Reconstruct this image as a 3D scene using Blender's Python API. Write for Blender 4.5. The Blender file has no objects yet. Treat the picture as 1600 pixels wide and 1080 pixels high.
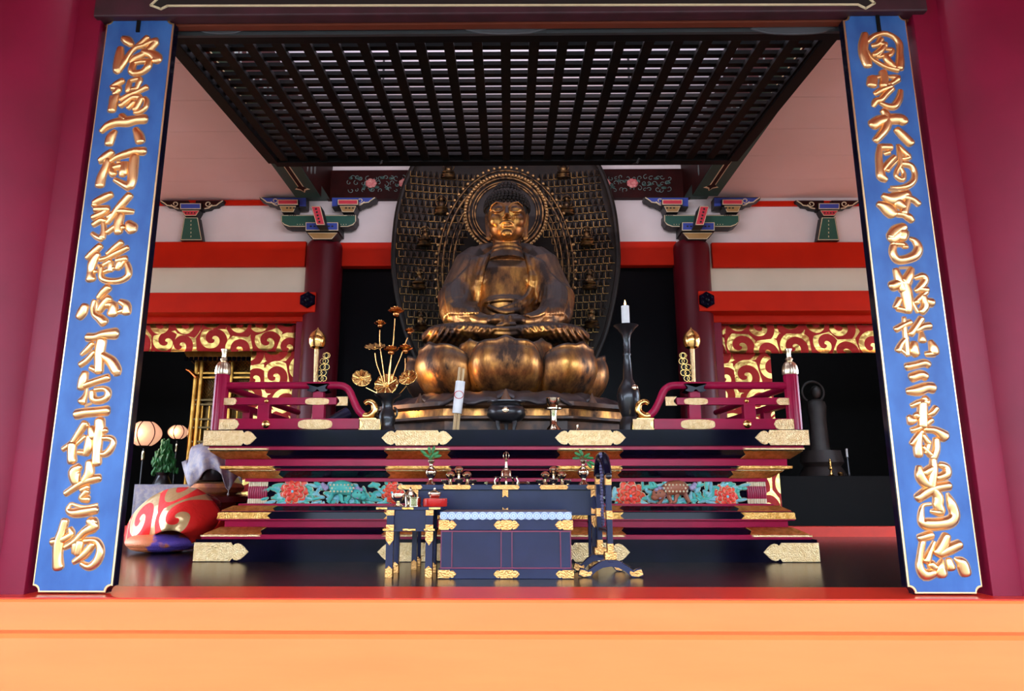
import bpy, bmesh, math, random
from mathutils import Vector, Matrix
random.seed(7)
pi = math.pi
sc = bpy.context.scene
col = sc.collection
# ------------------------------------------------------------------ camera
F = 1600 * 24 / 36.0
PITCH = math.atan(220 / F)
YAW = math.radians(.59)
PX, EYE = 784.0, 0.6
cam = bpy.data.cameras.new('camera'); cam.lens = 24; cam.sensor_width = 36
cam.shift_x = (800 - PX) / 1600.0
cam.clip_end = 200
camo = bpy.data.objects.new('camera', cam); col.objects.link(camo)
camo.location = (0, 0, EYE)
camo.rotation_euler = (pi / 2 + PITCH, 0, YAW)
sc.camera = camo
RM = camo.rotation_euler.to_matrix()
def P(px, py, Y):
    """where the line of sight through a pixel meets the vertical plane y = Y"""
    d = RM @ Vector(((px - PX) / F, (540 - py) / F, -1))
    t = Y / d.y
    return Vector((d.x * t, Y, EYE + d.z * t))
def X(px, py, Y): return P(px, py, Y).x
def Zz(px, py, Y): return P(px, py, Y).z
def S(px, py, Y):
    """metres per pixel there"""
    d = RM @ Vector(((px - PX) / F, (540 - py) / F, -1))
    return Y / d.y / F
# ------------------------------------------------------------------ light
sc.view_settings.view_transform = 'Standard'
sc.view_settings.look = 'None'
sc.view_settings.exposure = 0.45
sc.view_settings.gamma = 1
sc.view_settings.use_curve_mapping = False
w = bpy.data.worlds.new('sky'); sc.world = w; w.use_nodes = True
bg = w.node_tree.nodes['Background']
bg.inputs[0].default_value = (.66, .80, 1.0, 1)
bg.inputs[1].default_value = 9
sun = bpy.data.lights.new('sun', 'SUN'); sun.energy = 4; sun.angle = math.radians(1.5); sun.color = (1, .93, .82)
suno = bpy.data.objects.new('sun', sun); col.objects.link(suno)
lamp = bpy.data.lights.new('added_lattice_light', 'AREA'); lamp.shape = 'RECTANGLE'; lamp.size = 4.2; lamp.size_y = .12; lamp.energy = 150; lamp.color = (.92, .86, 1)  # unseen light added above the lattice to brighten the ceiling boards
lampo = bpy.data.objects.new('added_lattice_light', lamp); col.objects.link(lampo); lampo.location = (0, 4.45, 4.0); lampo.rotation_euler = (math.radians(155), 0, 0)
suno.rotation_euler = (math.radians(-22), math.radians(10), 0)   # high sun: the eave keeps it off the facade
# ------------------------------------------------------------------ materials
MATS = {}
def M(name, c, rough=.5, metal=0, c2=None, scale=6, bump=0, bscale=40, coat=0, spec=.5, emit=0, stretch=None, detail=4, thr=None, kind='noise'):
    if name in MATS: return MATS[name]
    m = bpy.data.materials.new(name); m.use_nodes = True
    nt = m.node_tree; n = nt.nodes; L = nt.links; b = n['Principled BSDF']
    b.inputs['Roughness'].default_value = rough; b.inputs['Metallic'].default_value = metal
    b.inputs['Coat Weight'].default_value = coat; b.inputs['Coat Roughness'].default_value = .08
    b.inputs['Specular IOR Level'].default_value = spec
    c2 = c2 or tuple(x * .86 for x in c)
    tc = n.new('ShaderNodeTexCoord'); mp = n.new('ShaderNodeMapping')
    L.new(tc.outputs['Object'], mp.inputs[0])
    if stretch: mp.inputs['Scale'].default_value = stretch
    t = n.new('ShaderNodeTexNoise'); t.inputs['Scale'].default_value = scale; t.inputs['Detail'].default_value = detail
    L.new(mp.outputs[0], t.inputs[0])
    r = n.new('ShaderNodeValToRGB'); lo, hi = thr or (.35, .68)
    r.color_ramp.elements[0].position = lo; r.color_ramp.elements[1].position = hi
    r.color_ramp.elements[0].color = (*c, 1); r.color_ramp.elements[1].color = (*c2, 1)
    L.new(t.outputs[0], r.inputs[0]); L.new(r.outputs[0], b.inputs['Base Color'])
    if bump:
        if kind == 'voronoi':
            t2 = n.new('ShaderNodeTexVoronoi'); t2.inputs['Scale'].default_value = bscale; o = t2.outputs['Distance']
        else:
            t2 = n.new('ShaderNodeTexNoise'); t2.inputs['Scale'].default_value = bscale; o = t2.outputs[0]
        L.new(mp.outputs[0], t2.inputs[0])
        bp = n.new('ShaderNodeBump'); bp.inputs['Strength'].default_value = bump; bp.inputs['Distance'].default_value = .01
        L.new(o, bp.inputs['Height']); L.new(bp.outputs[0], b.inputs['Normal'])
    if emit:
        b.inputs['Emission Color'].default_value = (*c, 1); b.inputs['Emission Strength'].default_value = emit
    MATS[name] = m
    return m
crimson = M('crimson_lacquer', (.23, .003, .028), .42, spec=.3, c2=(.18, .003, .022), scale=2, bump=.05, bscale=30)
vermil = M('vermilion_paint', (.56, .014, .0005), .55, spec=.15, c2=(.50, .012, .0005), scale=3)
sillmat = M('orange_sill_paint', (.80, .215, .05), .42, c2=(.76, .195, .044), scale=3, stretch=(.4, 3, 3), bump=.04, bscale=14)
silltop = M('red_sill_paint', (.80, .035, .012), .3, c2=(.72, .03, .01), scale=3)
plaster = M('white_plaster', (.74, .66, .63), .8, c2=(.68, .60, .57), scale=2)
blackl = M('black_lacquer', (.003, .0026, .008), .15, c2=(.005, .004, .014), scale=5, spec=.13)
blackm = M('matte_black_paint', (.005, .004, .004), .55, spec=.12)
skyblack = M('sky_tinted_black_lacquer', (.009, .011, .045), .25, c2=(.013, .016, .062), scale=4, spec=.45)  # black lacquer with the sky's blue reflection put into its colour
maroon = M('maroon_lacquer', (.38, .005, .048), .36, c2=(.30, .004, .040), scale=5, spec=.3)
goldp = M('engraved_gilt_plate', (1.0, .74, .40), .45, 1, c2=(.88, .58, .26), scale=30, bump=.5, bscale=95, kind='voronoi')
gold = M('polished_gold', (.95, .60, .20), .22, 1, c2=(.8, .45, .12), scale=14)
goldo = M('amber_gilt_plate', (.95, .55, .17), .38, 1, c2=(.70, .34, .07), scale=25, bump=.5, bscale=80, kind='voronoi')
leafg = M('gold_leaf_lettering', (1.0, .60, .27), .30, 1, c2=(1.0, .54, .22), scale=9)
brass = M('tarnished_brass', (.86, .72, .50), .14, 1, c2=(.55, .42, .28), scale=20)
copperg = M('coppery_gold', (.80, .38, .13), .25, 1, c2=(.6, .22, .06), scale=30)
iron = M('dark_bronze', (.018, .017, .020), .32, .4, c2=(.03, .027, .03), scale=12, coat=.3)
floorm = M('dark_floor_boards', (.024, .011, .009), .22, c2=(.013, .007, .006), scale=2.2, stretch=(6, .35, 1), bump=.06, bscale=9, spec=.28)
darkwood = M('dark_lattice_wood', (.003, .0025, .0025), .55, spec=.12, c2=(.009, .005, .003), scale=5)
bluepaint = M('blue_board_paint', (.014, .075, .27), .5, c2=(.035, .13, .38), scale=7, detail=6, stretch=(1, 1, .5))
brownl = M('dark_brown_lacquer', (.030, .004, .003), .5, c2=(.018, .003, .002), scale=6, spec=.12)
green = M('painted_green', (.012, .085, .055), .5)
dgreen = M('painted_dark_green', (.010, .05, .035), .5)
bluep = M('painted_blue', (.03, .06, .33), .5)
redp = M('painted_red', (.55, .03, .05), .5)
cream = M('painted_cream', (.75, .62, .38), .5)
pinkp = M('painted_pink', (.55, .12, .12), .5, c2=(.7, .3, .25), scale=20)
blackp = M('painted_black', (.01, .01, .01), .5)
teal = M('painted_teal', (.05, .42, .38), .5, c2=(.12, .5, .36), scale=22)
skyb = M('painted_sky_blue', (.14, .42, .50), .5, c2=(.3, .6, .6), scale=22)
redflower = M('painted_scarlet', (.80, .03, .02), .4, c2=(.9, .10, .03), scale=20)
whitep = M('white_wax', (.85, .84, .82), .5)
paper = M('white_paper', (.80, .78, .76), .7)
woodl = M('pale_wood', (.62, .42, .22), .6, c2=(.5, .32, .15), scale=8)
redl = M('red_lacquer', (.55, .015, .010), .2, coat=.4)
dkred = M('dark_red_lacquer', (.10, .006, .004), .12, c2=(.16, .012, .006), scale=6, coat=.7)
leafm = M('leaf_green', (.02, .12, .03), .45, c2=(.03, .2, .04), scale=20)
greyb = M('grey_brocade', (.46, .38, .36), .5, c2=(.26, .24, .34), scale=22, bump=.5, bscale=120)
def brocade():
    m = M('orange_purple_brocade', (.85, .24, .08), .45, .2, c2=(.16, .09, .50), scale=2.4, bump=.6, bscale=90, thr=(.57, .60)); return m
brocadem = brocade()
def karakusa(name, sc_, rnd=.35, thr=0.0, met=1.0, red=(.62, .012, .008), goldc=(.80, .58, .20), gr=.3):
    """red cloth with a woven gold scrolling vine: one comma spiral per Voronoi cell"""
    m = bpy.data.materials.new(name); m.use_nodes = True
    nt = m.node_tree; n = nt.nodes; L = nt.links; b = n['Principled BSDF']
    tc = n.new('ShaderNodeTexCoord'); sx = n.new('ShaderNodeSeparateXYZ'); cx = n.new('ShaderNodeCombineXYZ')
    L.new(tc.outputs['Object'], sx.inputs[0]); L.new(sx.outputs[0], cx.inputs[0]); L.new(sx.outputs[2], cx.inputs[1])
    v = n.new('ShaderNodeVectorMath'); v.operation = 'SCALE'; v.inputs['Scale'].default_value = sc_
    L.new(cx.outputs[0], v.inputs[0])
    vo = n.new('ShaderNodeTexVoronoi'); vo.voronoi_dimensions = '2D'; vo.inputs['Scale'].default_value = 1; vo.inputs['Randomness'].default_value = rnd
    L.new(v.outputs[0], vo.inputs[0])
    sb = n.new('ShaderNodeVectorMath'); sb.operation = 'SUBTRACT'; L.new(v.outputs[0], sb.inputs[0]); L.new(vo.outputs['Position'], sb.inputs[1])
    s2 = n.new('ShaderNodeSeparateXYZ'); L.new(sb.outputs[0], s2.inputs[0])
    at = n.new('ShaderNodeMath'); at.operation = 'ARCTAN2'; L.new(s2.outputs[1], at.inputs[0]); L.new(s2.outputs[0], at.inputs[1])
    ln = n.new('ShaderNodeVectorMath'); ln.operation = 'LENGTH'; L.new(sb.outputs[0], ln.inputs[0])
    mu = n.new('ShaderNodeMath'); mu.operation = 'MULTIPLY_ADD'; mu.inputs[1].default_value = 12.5; L.new(ln.outputs['Value'], mu.inputs[0]); L.new(at.outputs[0], mu.inputs[2])
    si = n.new('ShaderNodeMath'); si.operation = 'SINE'; L.new(mu.outputs[0], si.inputs[0])
    ramp = n.new('ShaderNodeValToRGB'); e = ramp.color_ramp.elements
    e[0].position = .50 + thr; e[1].position = .55 + thr; e[0].color = (0, 0, 0, 1); e[1].color = (1, 1, 1, 1)
    mr = n.new('ShaderNodeMath'); mr.operation = 'MULTIPLY_ADD'; mr.inputs[1].default_value = .5; mr.inputs[2].default_value = .5
    L.new(si.outputs[0], mr.inputs[0]); L.new(mr.outputs[0], ramp.inputs[0])
    mx = n.new('ShaderNodeMix'); mx.data_type = 'RGBA'; mx.inputs[6].default_value = (*red, 1); mx.inputs[7].default_value = (*goldc, 1)
    L.new(ramp.outputs[0], mx.inputs[0]); L.new(mx.outputs[2], b.inputs['Base Color']); mm_ = n.new('ShaderNodeMath'); mm_.operation = 'MULTIPLY'; mm_.inputs[1].default_value = met; L.new(ramp.outputs[0], mm_.inputs[0]); L.new(mm_.outputs[0], b.inputs['Metallic'])
    rr = n.new('ShaderNodeMath'); rr.operation = 'MULTIPLY_ADD'; rr.inputs[1].default_value = gr - .75; rr.inputs[2].default_value = .75
    L.new(ramp.outputs[0], rr.inputs[0]); L.new(rr.outputs[0], b.inputs['Roughness'])
    no = n.new('ShaderNodeTexNoise'); no.inputs['Scale'].default_value = 14; L.new(tc.outputs['Object'], no.inputs[0])
    bp = n.new('ShaderNodeBump'); bp.inputs['Strength'].default_value = .35; bp.inputs['Distance'].default_value = .03
    L.new(no.outputs[0], bp.inputs['Height']); L.new(bp.outputs[0], b.inputs['Normal'])
    MATS[name] = m
    return m
kara_v = karakusa('red_gold_scroll_cloth', 2.9, .5, .10, red=(.42, .008, .005), goldc=(.85, .60, .18))
kara_m = karakusa('scarlet_gold_scroll_cloth', 2.6, .6, .04, met=.35, red=(.95, .016, .010), goldc=(.72, .46, .20))
def patina():
    """old gilding: gold leaf worn through to dark lacquer and brown dust on upper faces"""
    m = bpy.data.materials.new('worn_gilt'); m.use_nodes = True
    nt = m.node_tree; n = nt.nodes; L = nt.links; b = n['Principled BSDF']
    tc = n.new('ShaderNodeTexCoord')
    mp = n.new('ShaderNodeMapping'); mp.inputs['Scale'].default_value = (1, 1, .45); L.new(tc.outputs['Object'], mp.inputs[0])
    t = n.new('ShaderNodeTexNoise'); t.inputs['Scale'].default_value = 4.5; t.inputs['Detail'].default_value = 9; t.inputs['Roughness'].default_value = .62
    L.new(mp.outputs[0], t.inputs[0])
    r = n.new('ShaderNodeValToRGB'); e = r.color_ramp.elements
    e[0].position = .36; e[0].color = (.90, .42, .10, 1); e[1].position = .60; e[1].color = (.045, .024, .017, 1)
    x = e.new(.49); x.color = (.36, .15, .05, 1)
    L.new(t.outputs[0], r.inputs[0])
    g = n.new('ShaderNodeNewGeometry'); s = n.new('ShaderNodeSeparateXYZ'); L.new(g.outputs['Normal'], s.inputs[0])
    d = n.new('ShaderNodeMapRange'); d.inputs[1].default_value = .02; d.inputs[2].default_value = .50; L.new(s.outputs[2], d.inputs[0])
    mx = n.new('ShaderNodeMix'); mx.data_type = 'RGBA'; mx.inputs[7].default_value = (.055, .040, .036, 1)   # dust settled on ledges
    L.new(d.outputs[0], mx.inputs[0]); L.new(r.outputs[0], mx.inputs[6]); L.new(mx.outputs[2], b.inputs['Base Color'])
    me = n.new('ShaderNodeMath'); me.operation = 'MULTIPLY_ADD'; me.inputs[1].default_value = -.7; me.inputs[2].default_value = .95
    L.new(d.outputs[0], me.inputs[0]); L.new(me.outputs[0], b.inputs['Metallic'])
    r2 = n.new('ShaderNodeMapRange'); r2.inputs[1].default_value = .35; r2.inputs[2].default_value = .65; r2.inputs[3].default_value = .27; r2.inputs[4].default_value = .5
    L.new(t.outputs[0], r2.inputs[0]); L.new(r2.outputs[0], b.inputs['Roughness'])
    bp = n.new('ShaderNodeBump'); bp.inputs['Strength'].default_value = .12; L.new(t.outputs[0], bp.inputs['Height']); L.new(bp.outputs[0], b.inputs['Normal'])
    MATS['worn_gilt'] = m
    return m
gilt = patina()
gilt_dark = M('smoked_gilt', (.20, .11, .04), .38, .9, c2=(.03, .02, .014), scale=16, thr=(.4, .6))
smoke = M('smoke_blackened_lacquer', (.008, .0055, .004), .5, c2=(.016, .010, .006), scale=9, spec=.2)
bench = M('aged_brown_wood', (.16, .065, .03), .45, .2, c2=(.045, .022, .016), scale=7, thr=(.38, .6))
# ------------------------------------------------------------------ mesh builder
class MB:
    def __init__(s): s.v = []; s.f = []; s.m = []; s.cur = 0
    def mat(s, i): s.cur = i; return s
    def add(s, vs, fs):
        o = len(s.v); s.v += [Vector(v) for v in vs]
        s.f += [tuple(i + o for i in f) for f in fs]; s.m += [s.cur] * len(fs); return s
    def box(s, x0, x1, y0, y1, z0, z1):
        x0, x1 = sorted((x0, x1)); y0, y1 = sorted((y0, y1)); z0, z1 = sorted((z0, z1))
        v = [(x0, y0, z0), (x1, y0, z0), (x1, y1, z0), (x0, y1, z0), (x0, y0, z1), (x1, y0, z1), (x1, y1, z1), (x0, y1, z1)]
        return s.add(v, [(0, 3, 2, 1), (4, 5, 6, 7), (0, 1, 5, 4), (1, 2, 6, 5), (2, 3, 7, 6), (3, 0, 4, 7)])
    def rings(s, rs, cap=True, closed=True):
        """loft a list of rings (equal counts)"""
        n = len(rs[0]); v = [p for r in rs for p in r]; f = []
        for i in range(len(rs) - 1):
            for j in range(n if closed else n - 1):
                k = (j + 1) % n
                f.append((i * n + j, i * n + k, (i + 1) * n + k, (i + 1) * n + j))
        if cap: f.append(tuple(range(n - 1, -1, -1))); f.append(tuple((len(rs) - 1) * n + j for j in range(n)))
        return s.add(v, f)
    def prism(s, pts, y0, y1, bev=0):
        """polygon in (x, z) extruded along y from y0 (front) to y1"""
        n = len(pts)
        if bev:
            c = Vector((sum(p[0] for p in pts) / n, 0, sum(p[1] for p in pts) / n))
            inn = []
            for i in range(n):
                a, b_, d = Vector(pts[i - 1]), Vector(pts[i]), Vector(pts[(i + 1) % n])
                t = ((b_ - a).normalized() + (d - b_).normalized())
                nn = Vector((t.y, -t.x)).normalized() if t.length > 1e-6 else Vector((0, 0))
                if nn.dot(b_ - Vector((c.x, c.z))) > 0: nn = -nn
                inn.append(b_ + nn * bev)
            rs = [[(p[0], y0, p[1]) for p in inn], [(p[0], y0 + bev * (1 if y1 > y0 else -1), p[1]) for p in pts], [(p[0], y1, p[1]) for p in pts]]
            return s.rings(rs)
        return s.rings([[(p[0], y0, p[1]) for p in pts], [(p[0], y1, p[1]) for p in pts]])
    def prismx(s, pts, x0, x1):
        return s.rings([[(x0, p[0], p[1]) for p in pts], [(x1, p[0], p[1]) for p in pts]])
    def tube(s, pts, r, n=8, cap=True, sq=None):
        pts = [Vector(p) for p in pts]; m = len(pts)
        if not hasattr(r, '__len__'): r = [r] * m
        rs = []; up = None
        for i in range(m):
            t = (pts[min(i + 1, m - 1)] - pts[max(i - 1, 0)]).normalized()
            if up is None:
                up = Vector((0, 0, 1)) if abs(t.z) < .9 else Vector((1, 0, 0))
            a = t.cross(up)
            if a.length < 1e-5: a = t.cross(Vector((0, 1, 0)))
            a.normalize(); b = a.cross(t).normalized(); up = b
            rs.append([pts[i] + (a * math.cos(2 * pi * j / n) + b * math.sin(2 * pi * j / n) * (sq or 1)) * r[i] for j in range(n)])
        return s.rings(rs, cap)
    def lathe(s, c, prof, n=24, sx=1, sy=1, mod=None):
        """prof: (radius, z) relative to c"""
        c = Vector(c); rs = []
        for r, z in prof:
            r = max(r, .0004)
            rs.append([c + Vector((sx * r * (mod(a) if mod else 1) * math.cos(a), sy * r * (mod(a) if mod else 1) * math.sin(a), z)) for a in [2 * pi * j / n for j in range(n)]])
        return s.rings(rs)
    def ball(s, c, r, n=12, m=8, rot=None):
        c = Vector(c); r = r if hasattr(r, '__len__') else (r, r, r)
        rs = []
        for i in range(m + 1):
            ph = pi * i / m; q = max(math.sin(ph), .002)
            ring = []
            for j in range(n):
                a = 2 * pi * j / n
                p = Vector((r[0] * q * math.cos(a), r[1] * q * math.sin(a), -r[2] * math.cos(ph)))
                if rot: p = rot @ p
                ring.append(c + p)
            rs.append(ring)
        return s.rings(rs)
    def grid(s, fn, nu, nv):
        v = [fn(i / nu, j / nv) for j in range(nv + 1) for i in range(nu + 1)]
        f = [(j * (nu + 1) + i, j * (nu + 1) + i + 1, (j + 1) * (nu + 1) + i + 1, (j + 1) * (nu + 1) + i) for j in range(nv) for i in range(nu)]
        return s.add(v, f)
    def build(s, name, mats, parent=None, smooth=False, bevel=0, solid=0, auto=True, mods=()):
        me = bpy.data.meshes.new(name)
        org = Vector((0, 0, 0))
        if s.v and parent is None:
            lo = [min(v[i] for v in s.v) for i in range(3)]; hi = [max(v[i] for v in s.v) for i in range(3)]
            org = Vector(((lo[0] + hi[0]) / 2, (lo[1] + hi[1]) / 2, lo[2]))
        elif parent is not None:
            org = wloc(parent)
        me.from_pydata([v - org for v in s.v], [], s.f)
        mats = mats if isinstance(mats, (list, tuple)) else [mats]
        for m in mats: me.materials.append(m)
        me.polygons.foreach_set('material_index', s.m)
        bm = bmesh.new(); bm.from_mesh(me); bmesh.ops.recalc_face_normals(bm, faces=bm.faces); bm.to_mesh(me); bm.free()
        if smooth:
            me.polygons.foreach_set('use_smooth', [True] * len(me.polygons))
            if auto:
                try: me.set_sharp_from_angle(angle=math.radians(42))
                except Exception: pass
        o = bpy.data.objects.new(name, me); col.objects.link(o)
        if parent is not None: o.parent = parent
        else: o.location = org
        if solid:
            q = o.modifiers.new('thickness', 'SOLIDIFY'); q.thickness = solid; q.offset = 0
        if bevel:
            q = o.modifiers.new('bevel', 'BEVEL'); q.width = bevel; q.segments = 2; q.limit_method = 'ANGLE'
        for k, kw in mods:
            q = o.modifiers.new(k.lower(), k)
            for a, b in kw.items(): setattr(q, a, b)
        return o
def wloc(o):
    p = Vector((0, 0, 0))
    while o is not None: p = p + o.location; o = o.parent
    return p
def thing(name, loc, label, cat, group=None):
    o = bpy.data.objects.new(name, None); o.empty_display_size = .1; col.objects.link(o); o.location = loc
    return tag(o, label, cat, group)
def tag(o, label=None, cat=None, group=None, kind=None):
    if label: o['label'] = label
    if cat: o['category'] = cat
    if group: o['group'] = group
    if kind: o['kind'] = kind
    return o
def lab(o, t): o['label'] = t; return o
def struct(o): o['kind'] = 'structure'; return o
def copy_tree(o, parent=None):
    c = o.copy(); col.objects.link(c); c.parent = parent
    for ch in list(o.children): copy_tree(ch, c)
    return c
def smoothline(pts, k=6):
    """Catmull-Rom through points of any dimension"""
    pts = [tuple(p) for p in pts]; n = len(pts); out = []
    if n < 3: return pts
    for i in range(n - 1):
        p0, p1, p2, p3 = pts[max(i - 1, 0)], pts[i], pts[i + 1], pts[min(i + 2, n - 1)]
        for j in range(k):
            t = j / k
            out.append(tuple(.5 * (2 * b + (c - a) * t + (2 * a - 5 * b + 4 * c - d) * t * t + (3 * b - a - 3 * c + d) * t ** 3) for a, b, c, d in zip(p0, p1, p2, p3)))
    out.append(pts[-1]); return out
# ================================================================== THE SETTING
YF, YB = 4.08, 8.70          # facade plane, rear column line
# ground outside, seen only as bounce
struct(MB().box(-60, 60, -80, 40, -1.3, -1.2).build('floor_courtyard', M('pale_gravel', (.20, .175, .15), .9, c2=(.16, .14, .12), scale=30)))
struct(MB().prismx([(3.9, 5.05), (3.9, 5.2), (-3.6, 4.15), (-3.6, 3.95)], -30, 30).build('ceiling_eave', M('eave_underside', (.30, .06, .03), .6)))
zz = Zz(790, 990, 3.86)
for sd, s_ in (('left', -1), ('right', 1)):
    struct(MB().box(s_ * 2.75, s_ * 7, 4.06, 4.30, 3.72, 5.1).build('wall_front_' + sd, crimson))
fl = MB().box(-7, 7, 4.1, 12.6, -.10, 0).build('floor', floorm); struct(fl)
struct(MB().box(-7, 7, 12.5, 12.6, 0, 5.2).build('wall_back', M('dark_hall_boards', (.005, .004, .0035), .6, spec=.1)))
for sd, nm in ((-1, 'wall_left'), (1, 'wall_right')):
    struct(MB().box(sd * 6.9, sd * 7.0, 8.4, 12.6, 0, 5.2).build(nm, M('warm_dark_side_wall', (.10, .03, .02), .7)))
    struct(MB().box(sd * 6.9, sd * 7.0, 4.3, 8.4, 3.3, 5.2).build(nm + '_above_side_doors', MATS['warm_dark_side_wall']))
    struct(MB().box(sd * 7.0, sd * 9.5, 4.0, 9.5, -.15, -.02).build('floor_side_veranda', sillmat))
struct(MB().box(-40, 40, -26, -25, -1.2, 4.6).build('wall_sky_blocker', M('unseen_hedge_blocker', (.03, .07, .02), .9, c2=(.015, .04, .01), scale=2)))  # unseen hedge added behind the camera to block the low sky
# side ceilings: white boards with thin joints
def ceiling(name, x0, x1, y0, y1, z, mats, step=.62):
    m = MB(); y = y1
    m.mat(0)
    while y > y0:
        a = max(y - step + .006, y0); m.box(x0, x1, a, y, z, z + .05); y -= step
    m.mat(1).box(x0, x1, y0, y1, z + .01, z + .06)
    return struct(m.build(name, mats))
zc = Zz(400, 314, YB)
bouncec = M('white_boards_warm_bounce', (.76, .58, .55), .8, c2=(.72, .54, .50), scale=1)  # warm bounce light put into the white boards' colour
ceiling('ceiling_left', -6.9, -2.52, 4.35, YB, zc, [bouncec, blackp])
ceiling('ceiling_right', 2.48, 6.9, 4.35, YB, zc, [bouncec, blackp])
ceiling('ceiling', -2.6, 2.6, 4.35, YB, 5.0, [M('white_ceiling_boards', (.86, .80, .86), .8, c2=(.8, .76, .82)), blackp])
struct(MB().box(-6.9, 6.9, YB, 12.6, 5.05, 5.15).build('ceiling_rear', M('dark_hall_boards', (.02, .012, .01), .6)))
# rear plaster walls above the openings
zl = Zz(400, 500, YB)
struct(MB().box(-6.9, -2.5, YB - .02, YB + .08, zl, zc + .1).build('wall_rear_left', plaster))
struct(MB().box(2.5, 6.9, YB - .02, YB + .08, zl, zc + .1).build('wall_rear_right', plaster))
warmplaster = M('warmer_toned_plaster', (.74, .66, .50), .8, c2=(.70, .62, .46), scale=2)  # warmer tone than the plaster, for the lower wall band
for nm_, xa_, xb_ in (('trim_2', -6.9, -2.5), ('trim_3', 2.5, 6.9)):
    struct(MB().box(xa_, xb_, YB - .03, YB - .02, Zz(400, 458, YB), Zz(400, 415, YB)).build(nm_, warmplaster))
struct(MB().box(-2.5, 2.5, YB - .02, YB + .08, Zz(570, 400, YB), 5.05).build('wall_rear_centre', plaster))
# glossy black wall of the centre bay behind the altar
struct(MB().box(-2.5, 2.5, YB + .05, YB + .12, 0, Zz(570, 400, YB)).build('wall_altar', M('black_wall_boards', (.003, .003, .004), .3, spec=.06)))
# horizontal orange timbers
def timber(name, px0, px1, y0, y1, Y, front, m, lbl):
    a, b = P(px0, (y0 + y1) / 2, Y), P(px1, (y0 + y1) / 2, Y)
    mid = (px0 + px1) / 2
    mb = MB().box(a.x, b.x, Y - front, Y + .06, Zz(mid, y1, Y - front), Zz(mid, y0, Y - front))
    o = mb.build(name, m, bevel=.006); tag(o, lbl, 'beam'); return o
for sd, (a, b, c) in {'left': (-60, 480, 484), 'right': (1110, 1660, 1106)}.items():
    w_ = 'at the ' + sd + ' of the altar hall'
    timber('tie_beam', a, b, 378, 417, YB, .08, vermil, 'upper broad orange tie beam on white wall ' + w_)
    timber('lintel_beam', a if sd == 'left' else c + 4, c - 4 if sd == 'left' else b, 487.5, 503, YB, .06, vermil, 'thin orange lintel above gold scroll curtain ' + w_)
    t = timber('trim_1', a, b, 313, 321, YB, .05, vermil, None)
    for k in ('category',): del t[k]
    struct(t)
timber('tie_beam', 530, 1056, 378, 415, YB, .07, vermil, 'orange tie beam behind the halo between the two rear columns')
# penetrating beams with hexagonal nail covers, standing proud of the columns
for sd, x0, x1, hx in (('left', -60, 493, 481), ('right', 1092, 1660, 1104)):
    Y = 8.40
    t = thing('nageshi_beam', P((x0 + x1) / 2, 487, Y), 'lower orange beam with black hexagonal nail cover on the %s rear column' % sd, 'beam')
    z0, z1 = Zz(700, 487, Y), Zz(700, 456, Y)
    MB().box(X(x0, 470, Y), X(x1, 470, Y), Y, YB, z0, z1).build('beam_body', vermil, t, bevel=.005)
    c = P(hx, 469, Y); r = 13.5 * S(hx, 469, Y)
    h = MB().prism([(c.x + r * math.sin(a), c.z + r * math.cos(a)) for a in [pi / 3 * i for i in range(6)]], Y - .03, Y, .012)
    h.ball((c.x, Y - .03, c.z), (r * .3, .02, r * .3), 10, 6)
    for i in range(6):
        a = pi / 3 * i; h.ball((c.x + r * .58 * math.sin(a), Y - .028, c.z + r * .58 * math.cos(a)), (r * .14, .012, r * .14), 8, 5)
    lab(h.build('nail_cover', blackl, t, smooth=True), 'black hexagonal nail cover')
# rear columns
def column(px, label):
    Y = 8.66; c = P(px, 480, Y); r = 28.5 * S(px, 480, Y); zt = Zz(px, 371, Y - r)
    m = MB().lathe((c.x, Y, 0), [(r * 1.0, 0), (r, .2), (r, zt - .09), (r * .97, zt - .04), (r * .86, zt)], 40)
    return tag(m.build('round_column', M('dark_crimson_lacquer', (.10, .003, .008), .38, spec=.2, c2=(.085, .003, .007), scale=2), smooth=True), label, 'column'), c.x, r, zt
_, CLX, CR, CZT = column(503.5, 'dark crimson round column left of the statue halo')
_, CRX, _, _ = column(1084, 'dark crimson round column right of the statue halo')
# narrow purple frame posts beside the columns
for px0, px1, l in ((461, 474, 'narrow dark crimson door post beside the left rear column'), (1117, 1129, 'narrow crimson door post beside the right rear column')):
    tag(MB().box(X(px0, 560, YB), X(px1, 560, YB), YB - .04, YB + .06, 0, zl).build('door_post', crimson), l, 'post')
# rear floor sills
for sd, s_ in (('left', -1), ('right', 1)):
    o = MB().box(s_ * 2.75, s_ * 6.9, YB - .1, YB + .05, 0, .12).build('baseboard_' + sd, M('red_kerb_paint', (.75, .03, .006), .4)); struct(o)  # even red paint on the rear sills
# front sill timbers (the big orange threshold)
zt = 0.0
Yf = 3.86
z1 = Zz(790, 990, Yf); Y2 = 3.78; z2 = Zz(790, 993, Y2)
m = MB().prismx([(Yf, -.012), (Yf + .012, 0.0), (4.35, 0.0), (4.35, z1 - .05), (Yf + .0, z1 - .05)], -7, 7)
o = m.build('threshold_beam', sillmat, bevel=0); tag(o, 'upper orange threshold timber across the front of the hall', 'threshold')
tp = MB().box(-7, 7, Yf + .03, 4.33, 0.0, .006).build('threshold_top', silltop, o); lab(tp, 'glossy red top face')
tp.location = Vector((0, 0, 0)) ; tp.parent = o
m = MB().prismx([(Y2, z2 - .02), (Y2 + .02, z2), (Yf + .05, z2 + .01), (Yf + .05, -1.2), (Y2, -1.2)], -7, 7)
tag(m.build('step_beam', sillmat), 'lower orange step timber at the bottom of the picture', 'threshold')
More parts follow.
